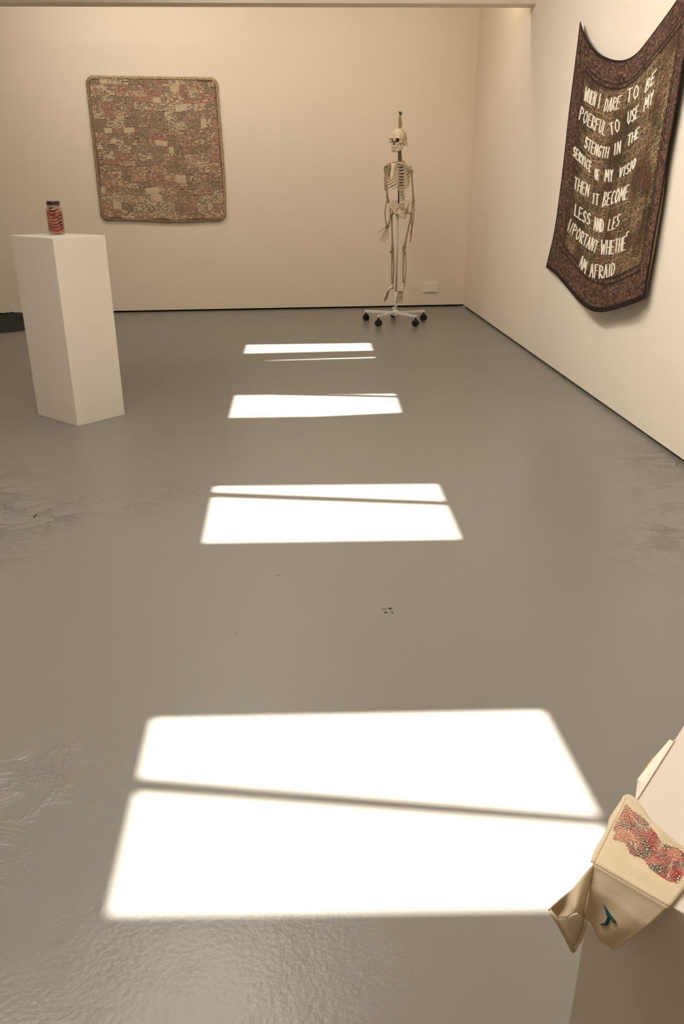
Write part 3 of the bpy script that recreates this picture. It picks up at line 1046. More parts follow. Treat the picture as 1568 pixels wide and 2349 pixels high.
def thumb(h, p, d, ls=(0.044, 0.032, 0.024)):
    bm = bmesh.new()
    for l in ls:
        e = p + d * l
        tube(bm, [p, p.lerp(e, .15), p.lerp(e, .5), p.lerp(e, .88), e], [.005, .0052, .0035, .005, .0038], 6)
        p = e + d * 0.001
    build('thumb', bm, M['limb'], h)
# its right arm (left in the photograph)
elR, wrR = P(888.3, 457, 0.06), P(889.0, 516, 0.02)
bone('upper_arm_bone', *shaft(sh[-1], elR, .0075, .016, .014), m=M['limb'])
bone('forearm_bone', *shaft(elR + Vector((-.004, -.008, -.010)), wrR + Vector((-.012, -.004, 0)), .0062, .0095, .010, Vector((-.020, 0, 0))), m=M['limb'])
bone('forearm_bone', *shaft(elR + Vector((.006, .006, 0)), wrR + Vector((.010, .004, .002)), .0062, .011, .008, Vector((.021, 0, 0))), m=M['limb'])
h, tp = hand('hand', wrR, (P(881.5, 546, 0.0) - wrR).normalized(), Vector((-.8, -.6, -.1)).normalized(), .20, None)
thumb(h, tp, (P(870.5, 532, 0.0) - P(885, 520.5, 0.0)).normalized())
# its left arm
elL, wrL = P(948.0, 459, -.10), P(944.8, 515, -.12)
bone('upper_arm_bone', *shaft(sh[1] + LT * .006, elL, .0080, .020, .014), m=M['limb'])
bone('forearm_bone', *shaft(elL + Vector((-.006, .004, -.006)), wrL + Vector((-.004, .010, 0)), .0062, .010, .010, Vector((-.004, 0.01, 0))), m=M['limb'])
bone('forearm_bone', *shaft(elL + Vector((.004, -.004, 0)), wrL + Vector((.004, -.010, 0)), .0062, .011, .008, Vector((.006, -0.01, 0))), m=M['limb'])
h, tp = hand('hand', wrL, (P(941.0, 558, -.13) - wrL).normalized(), Vector((-.25, -.95, 0)).normalized(), .05, None)
thumb(h, tp, (P(938.3, 545, -.19) - tp).normalized())

# ---- pelvis: sacrum and two hip bones from signed distances
pel = P(917.8, 481.5, -0.01)
PX = Matrix.Translation(pel) @ Matrix((LT, F, ZZ)).transposed().to_4x4() @ Matrix.Scale(0.85, 4)
def sacrum_f(X, Y, Z):
    d = ell(X, Y, Z, (0, -.042, .045), (.050, .022, .038))
    d = smin(d, ell(X, Y, Z, (0, -.058, .005), (.034, .015, .045)), .02)
    d = smin(d, cap(X, Y, Z, (0, -.058, -.03), (0, -.038, -.062), .010, .004), .01)
    for s in (-1, 1):
        for zz in (.05, .028, .006): d = smax(d, -ell(X, Y, Z, (s * .019, -.030, zz), (.006, .025, .006)))
    return d
bm = bmesh.new(); surface_nets(bm, sacrum_f, (-.065, -.09, -.08), (.065, 0, .1), .0042, PX)
build('sacrum', bm, M['bone'], sk)
for s in (-1, 1):
    Rw = Matrix.Rotation(-s * math.radians(36), 3, 'Z') @ Matrix.Rotation(s * math.radians(22), 3, 'Y')
    def hip_f(X, Y, Z):
        w = ell(X, Y, Z, (s * .092, -.002, .052), (.026, .074, .066), Rw)
        hol = ell(X, Y, Z, (s * .070, .022, .068), (.030, .068, .062), Rw)
        w = smax(w, -hol, .006)
        d = smin(w, cap(X, Y, Z, (s * .052, -.055, .05), (s * .082, -.035, .0), .012, .014), .012)
        d = smin(d, ell(X, Y, Z, (s * .078, .006, -.018), (.026, .028, .030)), .014)
        d = smin(d, cap(X, Y, Z, (s * .072, .0, -.03), (s * .056, -.022, -.092), .014, .014), .01)
        d = smin(d, cap(X, Y, Z, (s * .07, .018, -.018), (s * .014, .062, -.046), .0095, .011), .008)
        d = smin(d, cap(X, Y, Z, (s * .056, -.018, -.096), (s * .014, .056, -.066), .0085, .008), .008)
        d = smin(d, cap(X, Y, Z, (s * .118, .045, .07), (s * .09, .05, .02), .007, .008), .01)
        return d
    bm = bmesh.new(); surface_nets(bm, hip_f, (min(s * .005, s * .15), -.1, -.125), (max(s * .005, s * .15), .105, .13), .0048, PX)
    build('hip_bone', bm, M['bone'], sk)
bone('pubic_joint', [PX @ Vector((-.015, .062, -.05)), PX @ Vector((.015, .062, -.05))], .010, m=M['disc'])

# ---- legs
def leg_bones(head, troch, knee, pat, ankle, fib_bow, tib_bow, out):
    bm = bmesh.new()
    ball(bm, head, .020, 12, 8)
    tube(bm, [head, head.lerp(troch, .6), troch], [.012, .0105, .014], 8)
    pts, rad = shaft(troch + ZZ * .012, knee + ZZ * .012, .0080, .012, .014)
    tube(bm, pts, rad, 9)
    for e in (-1, 1): ball(bm, knee + ZZ * .010 + out * e * .011, .013, 9, 6, (1, 1.2, 1))
    build('thigh_bone', bm, M['limb'], sk)
    bm = bmesh.new(); ball(bm, pat, .012, 9, 6, (1, .7, 1.15)); build('kneecap', bm, M['limb'], sk)
    bm = bmesh.new()
    pts, rad = shaft(knee - ZZ * .002, ankle + ZZ * .01, .0078, .015, .011, tib_bow); tube(bm, pts, rad, 9)
    build('shin_bone', bm, M['limb'], sk)
    bone('calf_bone', *shaft(knee - ZZ * .030 + out * .014, ankle + out * .012 - ZZ * .004, .0052, .008, .008, fib_bow), m=M['limb'])
def foot(ankle, heel, mid, toes, side_v):
    bm = bmesh.new()
    ball(bm, ankle, .018, 9, 6); ball(bm, ankle.lerp(heel, .8), .018, 9, 6, (1, 1, 1.1))
    tube(bm, [ankle, ankle.lerp(mid, .5), mid], [.015, .013, .012], 8)
    for k in range(3): ball(bm, ankle.lerp(mid, .55) + side_v * (k - 1) * .014, .0125, 8, 5)
    for k in range(4): ball(bm, ankle.lerp(mid, .85) + side_v * (k - 1.5) * .012, .0095, 8, 5)
    f_ = build('foot', bm, M['bone'], sk)
    d0 = (toes - mid)
    for k in range(5):
        bm = bmesh.new()
        s0 = side_v * (k - 2) * .0115
        p = mid + s0
        e = toes + s0 * 1.5 - d0 * (0.05 * abs(k - 1))
        tube(bm, [p, p.lerp(e, .06), p.lerp(e, .3), p.lerp(e, .55), p.lerp(e, .6)], [.005, .0062, .0038, .0058, .004], 6)
        big = 1.35 if k == 0 else 1.0
        tube(bm, [p.lerp(e, .61), p.lerp(e, .64), p.lerp(e, .72), p.lerp(e, .81), p.lerp(e, .82)], [.003, .0048 * big, .0032 * big, .0044 * big, .003], 6)
        tube(bm, [p.lerp(e, .83), p.lerp(e, .86), p.lerp(e, .93), e], [.003, .0042 * big, .003 * big, .002], 6)
        build('toe', bm, M['bone_dark'], f_)
hr = PX @ Vector((-.092, .008, -.022)); hl = PX @ Vector((.092, .008, -.022))
LTd = LT
leg_bones(hr, P(897.5, 495, .09), P(899.8, 572, .06), P(895.3, 577.5, .03), P(899.8, 654, .05), Vector((-.004, 0, 0)), Vector((.012, 0, 0)), Vector((-.35, .95, 0)).normalized())
foot(P(899.0, 656, .05), P(900, 660, .07), P(890.0, 667.5, .0), P(882.3, 692, -.05), Vector((.35, .9, 0)).normalized())
leg_bones(hl, P(943.8, 491, -.10), P(926.5, 570, -.08), P(923.5, 571, -.11), P(924.6, 651, -.09), Vector((.012, 0, 0)), Vector((-.008, 0, 0)), Vector((.9, -.45, 0)).normalized())
foot(P(923.8, 653, -.09), P(925, 657, -.07), P(918.2, 668.5, -.13), P(914.2, 697, -.16), Vector((.95, -.25, 0)).normalized())

# ---- skull
skc = P(912.0, 318, -.02)
SYAW = math.radians(33)
Fs = Vector((-math.sin(SYAW), -math.cos(SYAW), 0.02)).normalized()
Ls = Vector((math.cos(SYAW), -math.sin(SYAW), 0))
SX = Matrix.Translation(skc) @ Matrix((Ls, Fs, ZZ)).transposed().to_4x4() @ Matrix.Scale(1.05, 4)
def skull_f(X, Y, Z):
    AX = np.abs(X)
    d = ell(X, Y, Z, (0, -.018, .018), (.070, .090, .073))
    d = smin(d, ell(AX, Y, Z, (.030, .060, .0), (.032, .018, .012)), .012)
    d = smin(d, ell(X, Y, Z, (0, .048, -.042), (.046, .034, .044)), .012)
    d = smin(d, ell(X, Y, Z, (0, .064, -.072), (.029, .024, .019)), .010)
    d = smin(d, ell(AX, Y, Z, (.052, .046, -.034), (.014, .022, .012)), .010)
    d = smin(d, cap(AX, Y, Z, (.058, .036, -.034), (.067, -.014, -.032), .0055), .004)
    d = smin(d, ell(AX, Y, Z, (.058, -.035, -.045), (.013, .014, .02)), .01)
    d = smax(d, -ell(X, Y, Z, (0, -.020, .019), (.061, .079, .063)), .002)
    d = smax(d, -ell(AX, Y, Z, (.0305, .074, -.020), (.0205, .066, .0195)), .004)
    d = smax(d, -ell(AX, Y, Z, (.0070, .072, -.044), (.0100, .076, .0235)), .003)
    d = smin(d, cap(AX, Y, Z, (.052, .058, -.002), (.055, .050, -.034), .0055), .006)
    d = smax(d, -ell(AX, Y, Z, (.062, .006, -.066), (.011, .020, .018)), .008)
    d = smax(d, -ell(X, Y, Z, (0, -.03, -.085), (.034, .030, .016)), .008)
    return d
bm = bmesh.new(); surface_nets(bm, skull_f, (-.085, -.12, -.105), (.085, .105, .105), .0032, SX)
skull = build('skull', bm, M['bone'], sk)
def jaw_f(X, Y, Z):
    AX = np.abs(X)
    d = smin(cap(AX, Y, Z, (.052, -.012, -.040), (.047, .004, -.086), .010, .013), cap(AX, Y, Z, (.050, .014, -.050), (.046, .020, -.090), .008, .012), .012)
    d = smin(d, cap(AX, Y, Z, (.047, .004, -.088), (.022, .060, -.108), .013, .012), .008)
    d = smin(d, cap(X, Y, Z, (-.018, .064, -.108), (.018, .064, -.108), .013), .01)
    return d
bm = bmesh.new(); surface_nets(bm, jaw_f, (-.07, -.03, -.135), (.07, .085, -.02), .0042, SX)
build('jaw', bm, M['bone'], skull)
bm = bmesh.new()
for row, zz in ((0, -.090), (1, -.098)):
    for k in range(10):
        a = math.radians(-70 + 140 * k / 9)
        cxy = (0.027 * math.sin(a), .058 + 0.026 * math.cos(a))
        q = SX @ Vector((cxy[0], cxy[1], zz))
        box(bm, q, .0062, .005, .010, Matrix((Ls, Fs, ZZ)).transposed() @ Matrix.Rotation(-a, 3, 'Z'), .001)
build('teeth', bm, M['teeth'], skull, smooth=False)

# ---- twine tied to the top of the skull
bm = bmesh.new()
tw = random.Random(5)
topc = P(915.5, 299, -.02)
for k, (x0, x1) in enumerate(((913.8, 916.0), (915.2, 917.0), (917.0, 918.0), (919.0, 918.8), (916.2, 917.8))):
    y1 = 262 + tw.uniform(-1.5, 1.5)
    pts = [P(x0, 300, -.02 + .006 * (k - 2)), P((x0 * .7 + x1 * .3), 288, -.02 + .005 * (k - 2)), P(x0 * .3 + x1 * .7 + (0.8 if k % 2 else -.8), 274, -.02), P(x1, y1, -.02 + .003 * (k - 2))]
    tube(bm, pts, [.0055, .005, .0055, .006], 6)
tube(bm, [P(918.5, 268, -.03), P(920.6, 279, -.03), P(922.8, 291.5, -.03)], [.005, .004, .003], 6)
tube(bm, [P(920.5, 298, -.05), P(927.5, 306, -.05), P(931.5, 318, -.04), P(932.8, 330, -.03), P(934.6, 338, -.03)], [.006, .006, .005, .004, .002], 6)
tube(bm, [P(916, 272, -.04), P(913, 271.5, -.04)], [.003, .0015], 5)
tag(build('twine', bm, M['twine'], skull), 'frayed brown twine tied on the skull top')
bm = bmesh.new()
for (x1, y1) in ((913.7, 254.6), (917.3, 255.3), (920.2, 255.4), (922.6, 258.6), (916, 257)):
    tube(bm, [P(917.9, 265, -.02), P(917.9 * .4 + x1 * .6, 259.5, -.02), P(x1, y1, -.02)], [.008, .006, .003], 6)
tag(build('twine_end', bm, M['twine_tip'], skull), 'dark bound end of the twine')

# ================================================================== BANNER ON THE RIGHT WALL
def gband(u, v):
    """how far the cloth stands off the wall; u 0 far .. 1 near, v 0 bottom .. 1 top"""
    belly = math.sin(math.pi * min(max(u, 0), 1)) * (1 - 0.55 * v)
    folds = 0.010 * math.sin(u * 17 + v * 2.0) * (0.4 + 0.6 * (1 - v)) + 0.006 * noise.noise(Vector((u * 6, v * 5, 0.5)))
    return 0.030 + 0.060 * belly + 0.030 * (1 - v) * u + folds
def wall_pt(px, py, off): return on_plane(px, py, A + RN * off, RN)
EDGE = {
 'top': [(1330, 50), (1338, 76), (1351, 100), (1368, 119), (1388, 131), (1412, 138), (1438, 135.5), (1463, 119), (1488, 88), (1512, 56), (1534, 26), (1552, 0), (1600, -72)],
 'bot': [(1251.5, 613), (1272, 628), (1290, 648), (1310, 672), (1330, 695), (1350, 710), (1372, 716.5), (1400, 713), (1430, 704), (1455, 695), (1470, 688), (1478, 684)],
 'lef': [(1251.5, 613), (1269, 540), (1281, 460), (1292, 372), (1303, 270), (1311, 205), (1321, 125), (1330, 50)],
 'rig': [(1478, 684), (1484, 640), (1503, 529), (1516, 455), (1530, 360), (1551, 240), (1570, 125), (1585, 30), (1600, -72)],
}
def arclen(pts):
    s = [0]
    for a, b in zip(pts, pts[1:]): s.append(s[-1] + math.hypot(b[0] - a[0], b[1] - a[1]))
    return [q / s[-1] for q in s]
def sample(pts, t):
    s = arclen(pts)
    for i in range(len(pts) - 1):
        if t <= s[i + 1] + 1e-9:
            # Catmull-Rom between points i and i+1
            q = (t - s[i]) / (s[i + 1] - s[i])
            p0 = pts[max(i - 1, 0)]; p1 = pts[i]; p2 = pts[i + 1]; p3 = pts[min(i + 2, len(pts) - 1)]
            f = lambda a, b, c, d: 0.5 * (2 * b + (c - a) * q + (2 * a - 5 * b + 4 * c - d) * q * q + (3 * b - a - 3 * c + d) * q ** 3)
            return (f(p0[0], p1[0], p2[0], p3[0]), f(p0[1], p1[1], p2[1], p3[1]))
    return pts[-1]
def sz(P_): return ((P_ - A).dot(rdir), P_.z)
def edge_sz(key, t, off):
    return sz(wall_pt(*sample(EDGE[key], t), off))
TOPT = 0.68                                       # u is spread along the sagging top edge
def coons(u, v):
    """(s along the wall, z) of the cloth at u, v"""
    T_ = edge_sz('top', u, gband(u, 1)); B_ = edge_sz('bot', u, gband(u, 0))
    L_ = edge_sz('lef', v, gband(0, v)); R_ = edge_sz('rig', v, gband(1, v))
    c00 = edge_sz('bot', 0, gband(0, 0)); c10 = edge_sz('bot', 1, gband(1, 0)); c01 = edge_sz('top', 0, gband(0, 1)); c11 = edge_sz('top', 1, gband(1, 1))
    r = []
    for k in range(2):
        r.append((1 - v) * B_[k] + v * T_[k] + (1 - u) * L_[k] + u * R_[k] - ((1 - u) * (1 - v) * c00[k] + u * (1 - v) * c10[k] + (1 - u) * v * c01[k] + u * v * c11[k]))
    return r
def cloth_pt(u, v, lift=0.0):
    s, zz = coons(u, v)
    p = A + rdir * s + RN * (gband(u, v) + lift)
    return Vector((p.x, p.y, zz))
NU, NV = 72, 80
GRID = [[cloth_pt(i / NU, j / NV) for i in range(NU + 1)] for j in range(NV + 1)]
def proj(P_):
    q = P_ - CAMP; d = q.dot(FW)
    return (CXP + FPX * q.dot(RT) / d, CYP - FPX * q.dot(UP) / d)
GPX = np.array([[proj(p) for p in row] for row in GRID])
def uv_at(px, py):
    """surface coordinates under a picture point (nearest grid cell, then refined)"""
    D = (GPX[..., 0] - px) ** 2 + (GPX[..., 1] - py) ** 2
    j, i = np.unravel_index(np.argmin(D), D.shape)
    i = min(max(i, 1), NU - 1); j = min(max(j, 1), NV - 1)
    du = (GPX[j, i + 1] - GPX[j, i - 1]) / 2; dv = (GPX[j + 1, i] - GPX[j - 1, i]) / 2
    det = du[0] * dv[1] - du[1] * dv[0]
    ex_, ey_ = px - GPX[j, i][0], py - GPX[j, i][1]
    a = (ex_ * dv[1] - ey_ * dv[0]) / det; b = (du[0] * ey_ - du[1] * ex_) / det
    return (i + a) / NU, (j + b) / NV
def cloth_fast(u, v, lift):
    x, y = min(max(u * NU, 0), NU - 1e-6), min(max(v * NV, 0), NV - 1e-6)
    i, j = int(x), int(y); a, b = x - i, y - j
    p = (GRID[j][i] * (1 - a) + GRID[j][i + 1] * a) * (1 - b) + (GRID[j + 1][i] * (1 - a) + GRID[j + 1][i + 1] * a) * b
    return p + RN * lift
ban = empty('banner', GRID[0][0].copy())
tag(ban, 'brown paisley cloth banner with white lettering sagging on the right wall', 'banner')
bo = ban.location.copy()
bm = bmesh.new()
uvl = bm.loops.layers.uv.new('UVMap')
vg = [[bm.verts.new(GRID[j][i] - bo) for i in range(NU + 1)] for j in range(NV + 1)]
vb = [[bm.verts.new(GRID[j][i] - bo - RN * 0.0025) for i in range(NU + 1)] for j in range(NV + 1)]
def quad(a, uvs):
    f = bm.faces.new(a); f.smooth = True
    for lp, q in zip(f.loops, uvs): lp[uvl].uv = q
for j in range(NV):
    for i in range(NU):
        uvs = [(i / NU, j / NV), ((i + 1) / NU, j / NV), ((i + 1) / NU, (j + 1) / NV), (i / NU, (j + 1) / NV)]
        quad((vg[j][i], vg[j][i + 1], vg[j + 1][i + 1], vg[j + 1][i]), uvs)
        quad((vb[j][i], vb[j + 1][i], vb[j + 1][i + 1], vb[j][i + 1]), [uvs[0], uvs[3], uvs[2], uvs[1]])
bmesh.ops.recalc_face_normals(bm, faces=bm.faces[:])
me = bpy.data.meshes.new('cloth'); bm.to_mesh(me); bm.free(); me.materials.append(M['banner'])
clo = bpy.data.objects.new('cloth', me); COL.objects.link(clo); clo.parent = ban
# dark hem strips along the four edges
def hem(name, uvf, n, wfn, m=M['hem'], lift=0.002):
    bm = bmesh.new()
    prev = None
    for k in range(n + 1):
        t = k / n
        (u0, v0), (u1, v1) = uvf(t, 0.0), uvf(t, wfn(t))
        a, b = cloth_fast(u0, v0, lift), cloth_fast(u1, v1, lift)
        if (a - b).length < 1e-5: b = a + (cloth_fast(.5, .5, 0) - a) * .002
        c_, d_ = cloth_fast(u1, v1, -.0035), cloth_fast(u0, v0, -.0035)
        ring = [bm.verts.new(q) for q in (a, b, c_, d_)]
        if prev:
            for q in range(4): bm.faces.new((prev[q], prev[(q + 1) % 4], ring[(q + 1) % 4], ring[q]))
        else: bm.faces.new(ring[::-1])
        prev = ring
    bm.faces.new(prev)
    return build(name, bm, m, ban, smooth=False)
zig = random.Random(3)
hem('hem', lambda t, w: (t, 1 - w), 90, lambda t: 0.004 + 0.022 * max(0, 1 - abs(t - .22) / .28) + 0.004 * (zig.random() - .5))
hem('hem', lambda t, w: (t, w), 80, lambda t: 0.018 + 0.010 * math.sin(t * 2.6) + 0.006 * (zig.random() - .5))
hem('hem', lambda t, w: (w, t), 60, lambda t: 0.006 + 0.002 * zig.random())
hem('hem', lambda t, w: (1 - w, t), 90, lambda t: 0.020 + 0.007 * (zig.random() - .5))
# lining peeping out behind the near lower corner
bm = bmesh.new()
prev = None
for k in range(13):
    t = k / 12
    p0 = cloth_fast(0.97, 0.0 + 0.42 * t, -.006)
    x, y = proj(cloth_fast(1.0, 0.42 * t, 0))
    ww = 5.5 * math.sin(math.pi * min(1, t * .9 + .1)) + 0.5
    p1 = wall_pt(x + ww, y + 1.0, max(0.012, gband(1, .4 * t) - .035))
    ring = [bm.verts.new(p0), bm.verts.new(p1), bm.verts.new(p1 - RN * .002), bm.verts.new(p0 - RN * .002)]
    if prev:
        for q in range(4): bm.faces.new((prev[q], prev[(q + 1) % 4], ring[(q + 1) % 4], ring[q]))
    else: bm.faces.new(ring[::-1])
    prev = ring
bm.faces.new(prev)
build('lining', bm, M['lining'], ban)

# ---- cut-out letters: strokes in a 1 x 1 letter box
GL = {
 'A': [[(0, 0), (.5, 1), (1, 0)], [(.2, .38), (.8, .38)]],
 'B': [[(0, 0), (0, 1), (.75, .9), (.85, .72), (.1, .52), (.9, .35), (.85, .1), (0, 0)]],
 'C': [[(1, .88), (.6, 1), (.15, .75), (.05, .35), (.4, .0), (.95, .12)]],
 'D': [[(0, 0), (0, 1), (.7, .85), (1, .5), (.75, .12), (0, 0)]],
 'E': [[(1, 1), (0, 1), (0, 0), (1, 0)], [(0, .52), (.8, .52)]],
 'F': [[(1, 1), (0, 1), (0, 0)], [(0, .55), (.75, .55)]],
 'G': [[(1, .88), (.6, 1), (.12, .75), (.05, .3), (.45, 0), (.95, .12), (.95, .45), (.55, .45)]],
 'H': [[(0, 0), (0, 1)], [(1, 0), (1, 1)], [(0, .5), (1, .5)]],
 'I': [[(.5, 0), (.5, 1)]],
 'L': [[(0, 1), (0, 0), (1, 0)]],
 'M': [[(0, 0), (.12, 1), (.5, .35), (.88, 1), (1, 0)]],
 'N': [[(0, 0), (0, 1), (1, 0), (1, 1)]],
 'O': [[(.5, 1), (.1, .75), (.03, .3), (.4, 0), (.85, .2), (.97, .65), (.5, 1)]],
 'P': [[(0, 0), (0, 1), (.85, .88), (.9, .6), (0, .45)]],
 'R': [[(0, 0), (0, 1), (.85, .88), (.9, .62), (0, .48), (1, 0)]],
 'S': [[(1, .85), (.55, 1), (.1, .8), (.25, .55), (.85, .42), (.95, .15), (.5, 0), (0, .12)]],
 'T': [[(0, 1), (1, 1)], [(.5, 1), (.5, 0)]],
 'U': [[(0, 1), (.05, .25), (.45, 0), (.9, .2), (1, 1)]],
 'V': [[(0, 1), (.5, 0), (1, 1)]],
 'W': [[(0, 1), (.25, 0), (.5, .7), (.75, 0), (1, 1)]],
 'X': [[(0, 0), (1, 1)], [(.1, 1), (.9, 0)]],
 'Y': [[(0, 1), (.5, .5), (1, 1)], [(.5, .5), (.4, 0)]],
 '/': [[(.2, 0), (.8, 1)]],
 '\\': [[(.25, 1), (.75, 0)]],
 "'": [[(.2, .55), (.4, 1), (.9, 1)]],
}
# word, baseline start, baseline sag (middle), baseline end, up vector - measured on two enlarged views
K1 = lambda x, y: (1220 + x / 4.506, y / 4.506)
K2 = lambda x, y: (1220 + x / 4.506, 360 + y / 4.506)
WORDS = [
 (K1, 'WHEN', (536, 1033), (590, 1066), (643, 1098), (27, -135)), (K1, 'I', (680, 1118), (688, 1118), (696, 1118), (20, -150)),
 (K1, 'DARE', (742, 1152), (815, 1148), (898, 1118), (32, -138)), (K1, 'TO', (978, 1062), (1040, 1035), (1096, 1008), (14, -135)),
 (K1, 'BE', (1170, 958), (1215, 905), (1262, 850), (26, -135)),
 (K1, 'POERFUL', (488, 1232), (620, 1330), (752, 1398), (26, -128)), (K1, 'TO', (808, 1398), (860, 1375), (908, 1350), (-8, -122)),
 (K1, 'USE', (985, 1285), (1040, 1255), (1090, 1212), (14, -130)), (K1, 'MY', (1155, 1150), (1200, 1110), (1240, 1068), (20, -145)),
 (K1, 'STENGTH', (542, 1518), (655, 1605), (780, 1632), (20, -112)), (K1, 'IN', (845, 1602), (880, 1592), (908, 1580), (11, -120)),
 (K1, 'THE', (985, 1515), (1045, 1465), (1100, 1418), (14, -112)),
 (K2, 'SERVICE', (425, -15), (515, 75), (606, 158), (10, -98)), (K2, 'OF', (652, 230), (672, 240), (694, 250), (0, -112)),
 (K2, 'MY', (755, 248), (795, 252), (832, 248), (6, -122)), (K2, 'VISIO', (898, 215), (985, 175), (1062, 105), (18, -108)),
 (K2, 'THEN', (430, 325), (505, 372), (578, 408), (18, -116)), (K2, 'IT', (626, 480), (655, 492), (684, 498), (10, -113)),
 (K2, 'BECOME', (728, 512), (855, 478), (980, 432), (26, -142)),
 (K2, 'LESS', (440, 600), (515, 660), (592, 706), (14, -115)), (K2, 'AND', (640, 752), (688, 768), (736, 776), (4, -128)),
 (K2, 'LES', (785, 760), (840, 745), (893, 705), (22, -122)),
 (K2, 'I/PORTANT', (366, 752), (510, 895), (656, 988), (32, -112)), (K2, 'WHETHE', (708, 1006), (840, 1000), (958, 960), (14, -142)),
 (K2, "'", (970, 860), (985, 850), (1003, 838), (2, -75)),
 (K2, 'AM', (490, 1130), (518, 1168), (546, 1204), (26, -120)), (K2, 'AFRAID', (597, 1238), (725, 1252), (850, 1215), (10, -132)),
]
WID = {'I': .35, '/': .5, "'": 1, 'M': 1.15, 'W': 1.2, 'O': 1.0, '\\': .45}
rl = random.Random(9)
def letter(strokes, o_, rgt, up, wpx):
    bm = bmesh.new()
    for st_ in strokes:
        pts = [Vector((o_[0] + rgt[0] * x + up[0] * y, o_[1] + rgt[1] * x + up[1] * y)) for x, y in st_]
        for a, b in zip(pts, pts[1:]):
            d = b - a
            if d.length < 1e-6: continue
            d.normalize(); nrm = Vector((-d.y, d.x)) * wpx / 2
            e = d * wpx * 0.35
            seg = 3
            top_, bot_ = [], []
            for k in range(seg + 1):
                q = (a - e).lerp(b + e, k / seg)
                r2 = [uv_at(q.x + nrm.x, q.y + nrm.y), uv_at(q.x - nrm.x, q.y - nrm.y)]
                top_.append([bm.verts.new(cloth_fast(*c2, .0030)) for c2 in r2]); bot_.append([bm.verts.new(cloth_fast(*c2, -.0010)) for c2 in r2])
            for k in range(seg):
                bm.faces.new((top_[k][0], top_[k][1], top_[k + 1][1], top_[k + 1][0]))
                bm.faces.new((bot_[k][0], bot_[k + 1][0], bot_[k + 1][1], bot_[k][1]))
                for s2 in (0, 1): bm.faces.new((top_[k][s2], top_[k + 1][s2], bot_[k + 1][s2], bot_[k][s2]))
            bm.faces.new((top_[0][0], bot_[0][0], bot_[0][1], top_[0][1])); bm.faces.new((top_[-1][0], top_[-1][1], bot_[-1][1], bot_[-1][0]))
    return build('letter', bm, M['letter'], ban, smooth=False)
for (K, word, a, m_, b, up) in WORDS:
    a, m_, b = Vector(K(*a)), Vector(K(*m_)), Vector(K(*b))
    upv = Vector((up[0] / 4.506, up[1] / 4.506))
    ws = [WID.get(ch, 0.82) for ch in word]
    gapw = 0.42
    tot = sum(ws) + gapw * (len(ws) - 1)
    def base(t):
        ctrl = m_ * 2 - (a + b) * 0.5
        return a * (1 - t) ** 2 + ctrl * 2 * t * (1 - t) + b * t * t
    x = 0
    for ch, w in zip(word, ws):
        p0, p1 = base(x / tot), base((x + w) / tot)
        ju = upv * rl.uniform(.94, 1.05)
        letter(GL[ch], p0, p1 - p0, ju, 2.15 + rl.uniform(-.2, .3))
        x += w + gapw

# ================================================================== DARK CLOTH HEAP AT LEFT
hc = fl(10, 748)
bm = bmesh.new()
NXH, NYH = 70, 60
hx, hy = 0.95, 0.62
hv = []
for j in range(NYH + 1):
    row = []
    for i in range(NXH + 1):
        u, v = i / NXH * 2 - 1, j / NYH * 2 - 1
        x = hc.x - 0.40 + u * hx; y = hc.y - 0.02 + v * hy + 0.28 * u
        ang = math.atan2(v, u)
        edge = 0.93 + 0.08 * noise.noise(Vector((math.cos(ang) * 2, math.sin(ang) * 2, 3)))
        r = (abs(u) ** 3 + abs(v) ** 3) ** (1 / 3) / edge
        f = max(0.0, 1 - r ** 5)
        n1 = noise.noise(Vector((x * 3.2, y * 3.8, .2))); n2 = abs(noise.noise(Vector((x * 7 + n1, y * 8, 1.2)))); n3 = noise.noise(Vector((x * 22, y * 22, 5)))
        hgt = 0.035 + 0.030 * n1 + 0.060 * (1 - n2) * (0.5 + .5 * n1) + 0.05 * max(0, -u - .2) + 0.016 * n3 + 0.035 * noise.noise(Vector((x * 9, y * 11, 3.3))) - 0.015 * (v + 1) + 0.05 * (1 - abs(noise.noise(Vector((x * 4 + 3, y * 9 + n1 * 1.5, 7))) * 2.2)) * max(0, .6 + n1)
        z = max(0.012, hgt) * min(1, f * 1.8) ** .6 if f > 0 else 0
        z *= 1 - 0.5 * min(1, max(0, (u + .1) * 1.6))
        row.append(bm.verts.new((x, y, z + 0.002)))
    hv.append(row)
for j in range(NYH):
    for i in range(NXH):
        q = (hv[j][i], hv[j][i + 1], hv[j + 1][i + 1], hv[j + 1][i])
        if max(p.co.z for p in q) > 0.004: bm.faces.new(q)
for v in [v for v in bm.verts if not v.link_faces]: bm.verts.remove(v)
bd = [e for e in bm.edges if len(e.link_faces) == 1]
r = bmesh.ops.extrude_edge_only(bm, edges=bd)
for v in [g for g in r['geom'] if isinstance(g, bmesh.types.BMVert)]: v.co.z = 0.0
o = build_at('blanket', bm, M['heap'], Vector((hc.x - .4, hc.y, 0)))
tag(o, 'crumpled charcoal woollen blanket heaped on the floor behind the plinth', 'blanket')

